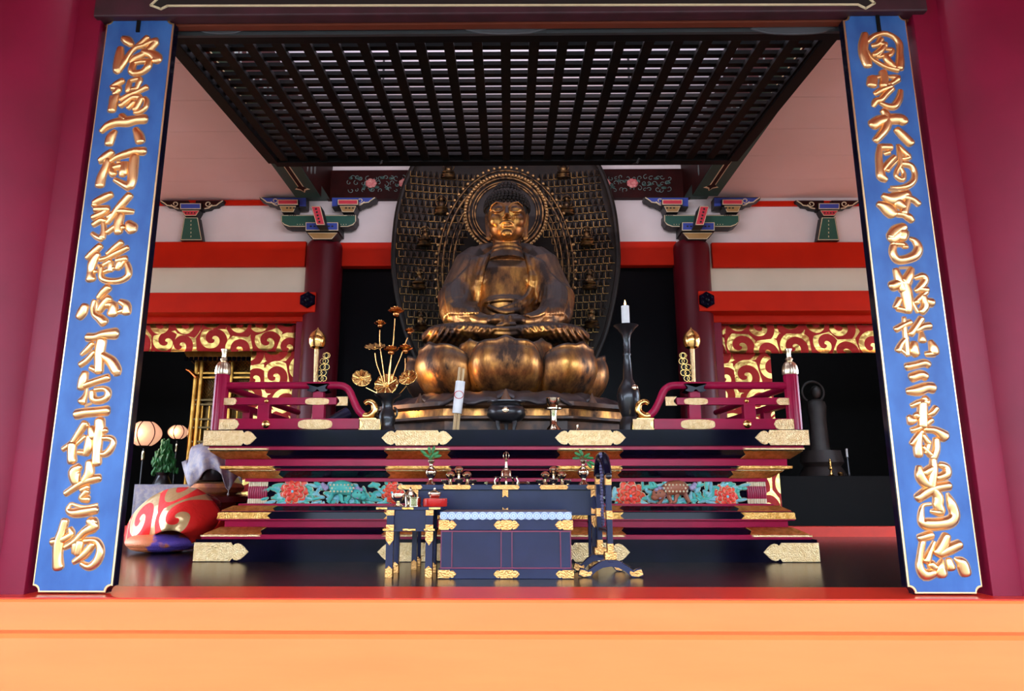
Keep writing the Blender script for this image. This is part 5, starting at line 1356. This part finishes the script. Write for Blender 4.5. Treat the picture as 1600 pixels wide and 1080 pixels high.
# ---- implements on the rear table
Y = 5.34
def small(px, prof, name, lbl, m=brass, z0=None, Y=Y, cat=None, grp=None, n=24):
    x, pr = lathe_px(px, Y, prof, z0)
    return tag(MB().lathe((x, Y, 0), pr, n).build(name, m, smooth=True), lbl, cat or name.replace('_', ' '), grp)
VP = [(8, 757.5), (7, 755), (3.2, 751), (3, 748), (7, 744), (9, 739), (8.6, 735), (5, 731), (2.6, 728), (2.8, 724), (5.5, 721), (5.5, 720), (3, 722)]
for px, side in ((673, 'left'), (912, 'right')):
    small(px, VP, 'flower_vase', 'small brass vase with green sprig at the %s end of the offering table' % side, z0=ZT, cat='vase')
    x_ = X(px, 740, Y)
    sp = thing('leafy_sprig', (x_, Y, Zz(px, 721, Y)), 'green leafy sprig in the %s small brass vase' % side, 'plant')
    random.seed(px)
    spec = [(-11, 707), (-6, 712), (-2, 704), (4, 703), (8, 709), (11, 713), (2, 712)] if side == 'left' else [(-12, 716), (-4, 707), (-9, 710), (5, 712), (10, 716), (13, 724), (9, 727)]
    mb = MB()
    for dx, py in spec: mb.tube([P(px, 721, Y), P(px + dx * .5, (721 + py) / 2 - 1, Y), P(px + dx, py, Y)], .0022, 5)
    mb.build('twig', leafm, sp)
    for dx, py in spec:
        c = P(px + dx, py, Y - .01 * random.random()); a = math.atan2(715 - py, dx) 
        MB().ball(c, (.030, .006, .013), 10, 6, rot=Matrix.Rotation(-a, 3, 'Y') @ Matrix.Rotation(random.uniform(-.6, .6), 3, 'X')).build('leaf', leafm, sp, smooth=True)
CUP = [(5, 757.5), (4.5, 756), (3, 755), (6, 752), (7.5, 748.5), (7.8, 747), (6.5, 748)]
def cupset(px, side):
    g = 'brass cups on the offering table'
    for i, (dx, dy, r, wh) in enumerate(((-22, 0, .8, 'outer left end'), (-13, -7, 1.0, 'left of the raised middle'), (0, -15, 1.0, 'top middle'), (0, 0, 1.0, 'front middle'), (13, -7, 1.0, 'right of the raised middle'), (22, 0, .8, 'outer right end'))):
        s0 = S(px, 750, Y); yy = Y - .03 if dy == 0 else Y + .03
        c = P(px + dx, 757.5 + dy, yy); c.z = ZT + max(0, -dy) * s0
        t = thing('brass_cup', c, 'small brass cup, %s of the %s cup group' % (wh, side), 'cup', g)
        k = r * s0
        base_h = -dy * s0 if dy else 0
        prof = [(3.5 * k, -base_h)] + ([(3 * k, -base_h + .004), (2.2 * k, -.004)] if dy else []) + [(3.5 * k, 0), (2.6 * k, 1.2 * k), (6 * k, 4 * k), (7.8 * k, 8 * k), (8 * k, 9.5 * k), (7.2 * k, 9.5 * k), (5 * k, 6 * k), (.5 * k, 5 * k)]
        MB().lathe(c, prof, 24).build('cup', brass, t, smooth=True)
        if dy: lab(MB().ball(c + Vector((0, 0, 9 * k)), (6.4 * k, 6.4 * k, 5 * k), 16, 8).build('content', M('red_brown_lid', (.35, .08, .04), .3, .5), t, smooth=True), 'reddish domed lid')
cupset(717, 'left'); cupset(865, 'right')
# bell and tray
s0 = S(790, 740, Y)
tr = thing('ritual_tray', (X(791, 750, Y), Y, ZT), 'brass footed ritual tray in the middle of the offering table', 'tray')
xx = X(791, 750, Y)
MB().lathe((xx, Y, ZT), [(15 * s0, 10 * s0), (19 * s0, 11 * s0), (20 * s0, 13 * s0), (17 * s0, 12.5 * s0), (2 * s0, 12.5 * s0)], 30).build('tray_plate', brass, tr, smooth=True)
for i in range(5):
    a = 2 * pi * i / 5 - pi / 2
    MB().tube([(xx + 16 * s0 * math.cos(a), Y + 16 * s0 * math.sin(a), ZT + 11 * s0), (xx + 19 * s0 * math.cos(a), Y + 19 * s0 * math.sin(a), ZT + 6 * s0), (xx + 18 * s0 * math.cos(a), Y + 18 * s0 * math.sin(a), ZT)], [.008, .006, .009], 8).build('foot', brass, tr, smooth=True)
bl = thing('ritual_bell', (xx, Y, ZT + 12.5 * s0), 'brass hand bell with pronged handle standing on the tray', 'bell')
MB().lathe((xx, Y, ZT + 12.6 * s0), [(9 * s0, 0), (8.4 * s0, 2 * s0), (7.8 * s0, 8 * s0), (6 * s0, 11 * s0), (2.5 * s0, 13 * s0), (1.6 * s0, 16 * s0), (2.3 * s0, 18 * s0), (1.5 * s0, 20 * s0), (1.6 * s0, 24 * s0), (2.6 * s0, 26 * s0), (1 * s0, 27 * s0)], 24).build('bell_body', brass, bl, smooth=True)
for i in range(5):
    a = 2 * pi * i / 4; R_ = 0 if i == 4 else 1
    b0 = Vector((xx, Y, ZT + 39 * s0))
    MB().tube([b0 + Vector((R_ * q * s0 * math.cos(a), R_ * q * s0 * math.sin(a), h * s0)) for q, h in ((1, 0), (4, 3), (4.6, 6), (3, 10), (.3, 12))], .0028, 6).build('prong', brass, bl, smooth=True)
for dx, lb in ((-24, 'left'), (26, 'right')):
    c = P(791 + dx, 757, Y); c.z = ZT
    t = thing('vajra_sceptre', c, 'small brass pronged sceptre lying %s of the ritual tray' % lb, 'ritual tool')
    mb = MB(); zc_ = ZT + .012
    mb.tube([(c.x - .05, Y, zc_), (c.x - .02, Y, zc_), (c.x, Y, zc_), (c.x + .02, Y, zc_), (c.x + .05, Y, zc_)], [.003, .006, .010, .006, .003], 8)
    for e in (-1, 1):
        for q in range(4):
            a = pi / 2 * q; mb.tube([(c.x + e * .022, Y, zc_), (c.x + e * .03, Y + .010 * math.cos(a), zc_ + .010 * math.sin(a)), (c.x + e * .05, Y + .002 * math.cos(a), zc_ + .002 * math.sin(a))], .002, 5)
    mb.build('sceptre_body', brass, t, smooth=True)
# ---- implements on the side table
Y = 4.90
small(622, [(8, 792), (7, 790), (3, 788), (5, 784), (10, 780), (11.5, 775), (11, 771), (10, 771), (3, 776)], 'brass_goblet', 'open brass goblet at the left of the side table', z0=ZS, Y=Y, cat='goblet')
small(647, [(12, 792), (12, 790), (11, 789.5), (11, 779), (12, 778), (12, 777), (4, 777)], 'round_brass_box', 'low round brass box in the middle of the side table', z0=ZS, Y=Y + .02, cat='box')
x_, pr_ = lathe_px(641, Y + .16, [(8, 785), (9, 777), (10, 771), (7, 768), (5, 766), (2, 765), (1.5, 762), (.5, 761)], ZS)
tag(MB().lathe((x_, Y + .16, 0), pr_, 24).build('lidded_jar', brass, smooth=True), 'lidded brass jar at the back of the side table', 'jar')
c = P(680, 790, Y)
tag(MB().lathe((c.x, Y, ZS), [(18 * .0046, 0), (18.5 * .0046, .003), (18.5 * .0046, .052), (17 * .0046, .056), (2 * .0046, .056)], 40).build('red_round_box', redl, smooth=True), 'bright red round lacquer box at the right of the side table', 'box')
c2_ = P(672, 790, Y - .07)
tag(MB().lathe((c2_.x - .01, Y - .055, ZS), [(.040, 0), (.042, .036), (.030, .038)], 28).build('navy_round_box', skyblack, smooth=True), 'low blue-black round box in front of the red box', 'box') if False else None
x_, pr_ = lathe_px(679, Y, [(7, 779), (9, 776), (10, 773), (10.5, 771.5), (10, 770), (6, 768), (3, 767), (1.5, 765), (1.6, 763), (.5, 762)], ZS + .057)
tag(MB().lathe((x_, Y, 0), pr_, 28).build('lidded_censer', brass, smooth=True), 'lidded brass censer on the red round box', 'censer')
# ---- gong stand seen nearly edge-on
gs = thing('gong_stand', (X(950, 890, 4.95), 4.95, 0), 'tall black gong frame seen edge-on right of the raised seat', 'gong stand')
YA, YB2 = 4.82, 5.16
def foot(px, Yf_, pyb, half, nm='foot'):
    c = P(px, pyb, Yf_); s0 = S(px, 890, Yf_)
    prof_t = [(-half, -6), (-half * .93, -14), (-half * .80, -12), (-half * .72, -9), (-half * .5, -18), (-half * .25, -25), (0, -27)]
    prof_b = [(-half, -2), (-half * .85, 0), (-half * .66, -1), (-half * .45, -10), (-half * .25, -15), (0, -17)]
    top = [(a, b) for a, b in prof_t] + [(-a, b) for a, b in reversed(prof_t[:-1])]
    bot = [(a, b) for a, b in prof_b] + [(-a, b) for a, b in reversed(prof_b[:-1])]
    pts = [(c.x + a * s0, -b * s0 + .001) for a, b in top] + [(c.x + a * s0, -b * s0 + .001) for a, b in reversed(bot)]
    f = MB().prism(pts, Yf_ - .022, Yf_ + .022, .003).build(nm, skyblack, gs, smooth=True)
    for s_ in (-1, 1):
        q = [(-half, -4.5), (-half * .95, -12), (-half * .82, -11), (-half * .70, -8), (-half * .60, -10), (-half * .58, -6), (-half * .64, -2.5), (-half * .85, -1)]
        MB().prism([(c.x - s_ * a * s0, -b * s0 + .001) for a, b in q], Yf_ - .027, Yf_ - .023, .001).build('gilt_tip', goldw, f)
    return c
foot(954, YA, 902, 50); foot(936, YB2, 890, 40)
for px0, Yp_, topy, w_ in ((955, YA, 742, 4.2), (938, YB2, 742, 4.0)):
    s0 = S(px0, 800, Yp_); c = P(px0, 880, Yp_); ztp = Zz(px0, topy, Yp_)
    xx = P(954 if Yp_ == YA else 938, 890, Yp_).x
    p_ = MB().box(xx - w_ * s0, xx + w_ * s0, Yp_ - .03, Yp_ + .03, .10, ztp).build('post', skyblack, gs, bevel=.003)
    for z0, z1_ in ((ztp - .07, ztp), (ztp - .30, ztp - .24), (.16, .22)):
        MB().box(xx - w_ * s0 - .002, xx + w_ * s0 + .002, Yp_ - .032, Yp_ + .032, z0, z1_).build('gilt_sleeve', goldw, p_, bevel=.002)
    MB().box(xx - 9 * s0, xx + 9 * s0, Yp_ - .04, Yp_ + .04, .115, .165).build('post_block', goldw, gs, bevel=.004)
    MB().ball((xx, Yp_ - .045, ztp - .01), .022, 12, 8).build('knob', iron, gs, smooth=True)
xa = P(954, 890, YA).x; xb_ = P(938, 890, YB2).x; zt_a = Zz(955, 742, YA)
arch = []
for i in range(17):
    k = i / 16; yy = YA + (YB2 - YA) * k; arch.append((xa + (xb_ - xa) * k, yy, zt_a + .13 * math.sin(pi * k) ** .7))
MB().tube(arch, [.030 + .008 * math.sin(pi * i / 16) for i in range(17)], 12).build('arched_top', blackl, gs, smooth=True)
MB().tube([(xa, YA, .30), (xb_, YB2, .30)], .016, 8).build('cross_rail', skyblack, gs)
for e in (-1, 1):
    mb = MB()
    for i in range(24):
        z = .34 + i * .021; mb.ball((xa - .030 + .003 * math.sin(i * 1.3), YA + .10 + e * .02, z), (.010, .014, .013), 7, 5)
    mb.build('carved_side_strip', M('lilac_carving', (.05, .05, .10), .4, .2, c2=(.16, .14, .26), scale=60), gs, smooth=True)
gg = thing('hanging_chime', ((xa + xb_) / 2, (YA + YB2) / 2, .52), 'dark flat metal chime hanging inside the gong frame', 'chime')
mb = MB(); zc_ = .60
mb.prismx([((YA + YB2) / 2 + a, zc_ + b) for a, b in ((-.13, -.06), (-.04, -.035), (0, -.05), (.04, -.035), (.13, -.06), (.10, .03), (.03, .05), (0, .10), (-.03, .05), (-.10, .03))], (xa + xb_) / 2 - .008, (xa + xb_) / 2 + .008)
mb.tube([((xa + xb_) / 2, (YA + YB2) / 2, zc_ + .09), ((xa + xb_) / 2, (YA + YB2) / 2, zt_a + .1)], .004, 6)
mb.build('chime_plate', iron, gg)
# ================================================================== LEFT AISLE
# large wooden fish drum under red cloth, on a brocade cushion
Y = 6.60
c = P(262, 862, Y); s0 = S(270, 830, Y); cX = X(257, 850, Y)
cu = MB()
hcu = 30 * s0; rx_ = 56 * s0
cu.ball((cX, Y + .02, hcu * .52), (rx_, .36, hcu * .56), 40, 20)
cu.ball((cX, Y + .02, .05), (rx_ * .9, .33, .052), 30, 10)
tag(cu.build('brocade_cushion', brocadem, smooth=True), 'plump orange and purple brocade cushion on the floor under the red cloth', 'cushion')
fd = thing('cloth_covered_drum', (X(270, 830, Y), Y + .05, hcu), 'large round drum covered by a scarlet cloth with gold scrolls', 'drum')
ccx = X(272, 810, Y)
zT = Zz(280, 752, Y)
mb = MB().ball((ccx + .02, Y + .22, (zT + hcu) / 2 + .0), (.32, .20, (zT - hcu) / 2 - .10), 28, 18)
mb.build('drum_body', dkred, fd, smooth=True)
# draped cloth: outline in the picture, closed shell with folds
ol = [(195, 848), (197, 828), (207, 806), (222, 789), (240, 775), (262, 765), (285, 762), (308, 764), (326, 776), (342, 795), (345, 806), (338, 822), (322, 836), (308, 847)]
lo = [(206, 852), (232, 841), (250, 832), (265, 829), (282, 832), (296, 843), (300, 850)]
topc = smoothline(ol, 3)
def tc_(t):
    i = t * (len(topc) - 1); a = int(min(i, len(topc) - 2)); f = i - a
    return (topc[a][0] + (topc[a + 1][0] - topc[a][0]) * f, topc[a][1] + (topc[a + 1][1] - topc[a][1]) * f)
lc = smoothline(lo, 4)
def lc_(t):
    i = t * (len(lc) - 1); a = int(min(i, len(lc) - 2)); f = i - a
    return (lc[a][0] + (lc[a + 1][0] - lc[a][0]) * f, lc[a][1] + (lc[a + 1][1] - lc[a][1]) * f)
def cloth(u, v):
    # v 0: outline (ridge, farther); v 1: front hem (nearer)
    a, b = tc_(u), lc_(u); px = a[0] + (b[0] - a[0]) * v; py = a[1] + (b[1] - a[1]) * v
    bul = math.sin(pi * min(1, .5 * v + .0)) if v < 1 else 1
    yy = Y + .16 - .52 * math.sin(pi / 2 * min(1, v * 1.25)) * (.45 + .55 * math.sin(pi * u)) + .030 * math.sin(u * 21 + v * 3) * v + .02 * math.sin(u * 9)
    return P(px, py, yy)
def cloth_b(u, v):
    a = tc_(u); p = P(a[0], a[1], Y + .16); b = Vector((ccx + (p.x - ccx) * .9, Y + .27, hcu * .8))
    return p.lerp(b, v) + Vector((0, .1 * math.sin(pi * v), .0))
mb = MB().grid(cloth, 56, 16); mb.grid(cloth_b, 56, 6)
mb.build('scarlet_cloth', kara_m, fd, smooth=True, solid=.008, auto=False)
# covered singing bowl on red lacquer stand
Y = 7.42; s0 = S(330, 760, Y); xk = X(336, 780, Y)
kb = thing('covered_bowl_gong', (X(333, 740, Y), Y, Zz(333, 757, Y)), 'dark bowl gong draped with a grey brocade cloth', 'gong')
zk0 = Zz(336, 768, Y) + .078
MB().lathe((X(333, 740, Y), Y, zk0), [(.10, .02), (.18, .04), (.21, .12), (.20, .24), (.205, .28), (.16, .28), (.15, .1)], 36).build('gong_bowl', iron, kb, smooth=True)
hem = [(284, 722), (290, 745), (297, 762), (312, 748), (318, 738), (330, 733), (345, 740), (352, 760), (358, 766), (366, 752), (374, 742), (382, 730)]
rdg = [(300, 716), (296, 712), (299, 700), (304, 697), (312, 694), (320, 692), (334, 692), (344, 694), (350, 697), (355, 702), (360, 710), (366, 718)]
hs, rs_ = smoothline(hem, 4), smoothline(rdg, 4)
def c2(u, v):
    i = u * (len(hs) - 1); a = int(min(i, len(hs) - 2)); f = i - a
    hx = [hs[a][k] + (hs[a + 1][k] - hs[a][k]) * f for k in (0, 1)]; rx = [rs_[a][k] + (rs_[a + 1][k] - rs_[a][k]) * f for k in (0, 1)]
    px = rx[0] + (hx[0] - rx[0]) * v; py = rx[1] + (hx[1] - rx[1]) * v
    yy = Y + .05 - .36 * math.sin(pi / 2 * min(1, v * 1.5)) * (.35 + .65 * math.sin(pi * u)) + .03 * math.sin(u * 30) * v
    return P(px, py, yy)
def c3(u, v):
    i = u * (len(rs_) - 1); a = int(min(i, len(rs_) - 2)); f = i - a
    rx = [rs_[a][k] + (rs_[a + 1][k] - rs_[a][k]) * f for k in (0, 1)]
    p = P(rx[0], rx[1], Y + .05); return Vector((p.x, p.y + .28 * v, p.z - .25 * v * v))
MB().grid(c2, 48, 12).grid(c3, 48, 5).build('grey_brocade_cloth', greyb, kb, smooth=True, solid=.008, auto=False)
for px, py in ((357, 766), (298, 764)):
    a = P(px, py, Y - .2); MB().tube([a, a - Vector((0, 0, .03)), a - Vector((0, 0, .035)), a - Vector((0, 0, .13))], [.004, .004, .012, .018], 8).build('tassel', M('white_silk', (.7, .68, .66), .6), kb)
tag(MB().lathe((xk, Y, Zz(336, 768, Y)), [(.20, -.03), (.27, 0), (.29, .04), (.26, .08), (.16, .095)], 36).build('round_cushion', M('orange_brocade', (.80, .28, .06), .45, .3, c2=(.35, .12, .10), scale=9, bump=.5, bscale=80), smooth=True), 'round orange brocade cushion under the draped bowl gong', 'cushion')
zk = Zz(336, 768, Y) - .03
tag(MB().lathe((xk, Y, 0), [(.30, 0), (.31, .04), (.26, .08), (.24, .16), (.30, .24), (.32, zk - .10), (.34, zk - .08), (.34, zk - .02), (.30, zk)], 40, mod=lambda a: 1 + .02 * math.cos(10 * a)).build('round_lacquer_stand', dkred, smooth=True), 'dark red glossy lacquer drum-shaped stand behind the scarlet cloth', 'stand')
# low table under brocade
Y = 8.0
x0, x1 = X(208, 790, Y), X(300, 790, Y); zt_ = Zz(250, 757, Y)
t = thing('low_draped_table', ((x0 + x1) / 2, Y + .3, 0), 'low table draped in grey checked brocade behind the scarlet drum', 'table')
MB().grid(lambda u, v: Vector((x0 + (x1 - x0) * u, Y - .01 + .008 * math.sin(u * 40) * v, zt_ * (1 - v))), 50, 4).build('brocade_front', greyb, t, smooth=True, solid=.01, auto=False)
MB().box(x0, x1, Y, Y + .6, 0.01, zt_).build('table_body', M('grey_purple_cloth', (.12, .09, .11), .8), t)
# paper lanterns
def lantern(px, py, r, h, Y, lbl, pyb):
    s0 = S(px, py, Y); c = P(px, py, Y)
    t = thing('paper_lantern', (c.x, Y, 0), lbl, 'lantern')
    R_, Hh = r * s0, h * s0
    n = 24; prof = [(R_ * (.42 + .58 * math.sin(pi * i / 12) ** .8), -Hh + 2 * Hh * i / 12) for i in range(13)]
    lab(MB().lathe(c, prof, 32).build('lantern_shade', M('glowing_peach_paper', (1.0, .50, .30), .8, c2=(1, .46, .27), emit=.55), t, smooth=True), 'glowing peach paper shade')
    for k in range(6):
        a = pi / 3 * k + pi / 6
        MB().tube([c + Vector(((r_ + .004) * math.cos(a), (r_ + .004) * math.sin(a), z)) for r_, z in prof], .007, 5).build('rib', brownl, t)
    MB().lathe((c.x, Y, 0), [(.11, 0), (.11, .02), (.03, .04), (.012, .08), (.011, c.z - Hh * 1.25), (.02, c.z - Hh * 1.2), (R_ * .42, c.z - Hh)], 20).build('stand', iron, t, smooth=True)
    zg = Zz(px, pyb, Y); lab(MB().lathe((c.x, Y, zg - .06), [(.02, 0), (.024, .02), (.02, .12)], 14).build('collar', brass, t, smooth=True), 'brass collar')
    lt_ = bpy.data.lights.new('lantern_light', 'POINT'); lt_.energy = 5; lt_.color = (1, .62, .35); lt_.shadow_soft_size = R_ * .5
    lo_ = bpy.data.objects.new('lantern_light', lt_); col.objects.link(lo_); lo_.location = (c.x, Y - R_ * 1.3, c.z); 
lantern(227, 678, 24, 18.5, 9.3, 'larger peach paper lantern on a dark stand beside the blue board', 712)
lantern(278, 675.5, 14.5, 10.5, 10.6, 'smaller peach paper lantern on a dark stand beside the gold shrine', 700)
# small evergreen in a dark vase
Y = 9.2; c = P(255, 735, Y)
t = thing('evergreen_in_vase', (c.x, Y, 0), 'dark green evergreen sprays in a black vase below the lanterns', 'plant')
MB().lathe((c.x, Y, 0), [(.16, 0), (.16, .35), (.05, .4), (.09, .5), (.12, .62), (.07, .74), (.09, .78)], 24).build('vase', iron, t, smooth=True)
mb = MB(); random.seed(5)
zb_ = .76; zt_ = Zz(255, 690, Y)
for i in range(170):
    k = random.random() ** .8; z = zb_ + (zt_ - zb_) * k; r = .20 * (1 - k * .8) * random.random() ** .5; a = random.random() * 6.28
    mb.ball((c.x + r * math.cos(a), Y + r * math.sin(a), z), (.020, .020, .045), 5, 4, rot=Matrix.Rotation(random.uniform(-.5, .5), 3, 'Y'))
mb.build('foliage', leafm, t, smooth=True)
# gilded shrine
Y = 9.6
shg = M('amber_shrine_gold', (.62, .32, .07), .3, 1, c2=(.35, .16, .03), scale=9)
x0, x1 = X(300, 620, Y), X(392, 620, Y); zt_ = Zz(340, 549, Y)
t = thing('gilded_shrine', ((x0 + x1) / 2, Y + .3, 0), 'tall gilded lattice shrine cabinet glimpsed behind the left balustrade', 'shrine')
def zy(py): return Zz(340, py, Y)
MB().box(x0 - .02, x1, Y + .1, Y + .7, 0, zy(555)).build('cabinet_body', M('dark_gold_panel', (.16, .09, .02), .4, .7, c2=(.06, .03, .01), scale=8), t)
MB().prism([(x0 - .08, zy(560)), (x1 + .1, zy(560)), (x1 + .16, zy(549)), (x0 - .14, zy(549))], Y - .1, Y + .8).build('cornice', shg, t)
mb = MB()
for i in range(16): mb.box(x0 - .1 + i * .068, x0 - .06 + i * .068, Y - .12, Y - .09, zy(566), zy(560))
mb.build('rafter_ends', blackl, t)
for xx in (x0 + .02, x0 + .10, x1 - .3):
    MB().lathe((xx, Y + .02, 0), [(.035, 0), (.035, zy(566))], 16).build('gilt_post', shg, t, smooth=True)
for py in (583, 590, 625, 632, 655, 668, 690): MB().box(x0, x1, Y, Y + .04, zy(py) - .012, zy(py) + .012).build('gilt_rail', shg if py < 600 else M('black_gold', (.10, .06, .02), .3, .8), t)
mb = MB(); mb.mat(0)
for i in range(22):
    xx = x0 + .08 + i * .05
    for sgn in (-1, 1): mb.tube([(xx, Y + .05, zy(580)), (xx + sgn * .16, Y + .05, zy(563))], .006, 4)
for i in range(14):
    xx = x0 + .16 + i * .035
    for sgn in (-1, 1): mb.tube([(xx, Y + .05, zy(622)), (xx + sgn * .2, Y + .05, zy(592))], .005, 4)
for i in range(8): mb.box(x0 + .14 + i * .10, x0 + .155 + i * .10, Y + .03, Y + .06, .9, zy(634))
mb.build('lattice_panel', shg, t)
MB().tube([(x0 + .05, Y - .02, zy(590)), (x0 - .05, Y - .04, zy(580)), (x0 - .1, Y - .05, zy(578))], [.03, .02, .012], 8).build('corner_ornament', copperg, t, smooth=True)
# small pink-white cloth bag on the dark ledge
# ================================================================== RIGHT AISLE (very dark)
Y = 10.6
c = P(1276, 640, Y); s0 = S(1276, 640, Y)
t = thing('standing_figure_statue', (c.x, Y, .75), 'dark standing haloed figure barely visible in the right aisle', 'statue')
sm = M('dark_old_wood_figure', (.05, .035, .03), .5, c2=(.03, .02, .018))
def pz(py): return Zz(1276, py, Y)
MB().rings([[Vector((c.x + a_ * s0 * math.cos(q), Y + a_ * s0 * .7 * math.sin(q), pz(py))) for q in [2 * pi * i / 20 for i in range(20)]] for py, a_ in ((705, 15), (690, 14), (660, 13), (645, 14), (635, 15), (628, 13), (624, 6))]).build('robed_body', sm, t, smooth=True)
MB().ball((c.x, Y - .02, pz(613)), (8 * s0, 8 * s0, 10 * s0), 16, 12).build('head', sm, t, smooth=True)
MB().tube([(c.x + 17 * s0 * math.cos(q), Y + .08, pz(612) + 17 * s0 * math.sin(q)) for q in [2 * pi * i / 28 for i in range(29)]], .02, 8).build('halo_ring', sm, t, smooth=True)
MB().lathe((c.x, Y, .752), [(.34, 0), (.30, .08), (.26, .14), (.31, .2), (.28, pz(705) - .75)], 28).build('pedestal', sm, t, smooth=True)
x0, x1 = X(1215, 760, Y - .4), X(1400, 760, Y - .4)
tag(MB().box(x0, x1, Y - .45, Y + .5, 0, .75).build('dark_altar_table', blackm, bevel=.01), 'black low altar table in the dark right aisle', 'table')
c = P(1323, 708, Y - .40)
tag(MB().lathe((c.x, Y - .40, .752), [(.025, 0), (.02, .03), (.012, c.z - .75 - .07), (.03, c.z - .75 - .065), (.02, c.z - .75 - .06)], 16).build('thin_candlestick', iron, smooth=True), 'thin dark candlestick in the right aisle', 'candlestick')
tag(MB().lathe((c.x, Y - .40, c.z - .06), [(.016, 0), (.016, .12), (.004, .125)], 12).build('white_candle', whitep, smooth=True), 'unlit white candle in the dark right aisle', 'candle')
c = P(1299, 745, Y - .42)
tag(MB().lathe((c.x, Y - .42, .752), [(.05, 0), (.02, .02), (.015, .07), (.03, .10), (.015, .14), (.02, .2), (.008, .24)], 14).build('brass_ornament', gold, smooth=True), 'tiny gleaming brass ornament in the dark right aisle', 'ornament')
c = P(1314, 749, Y - .42)
tag(MB().lathe((c.x, Y - .42, .752), [(.03, 0), (.04, .03), (.03, .05)], 14).build('brass_bowl', gold, smooth=True), 'tiny brass bowl beside the ornament in the right aisle', 'bowl')
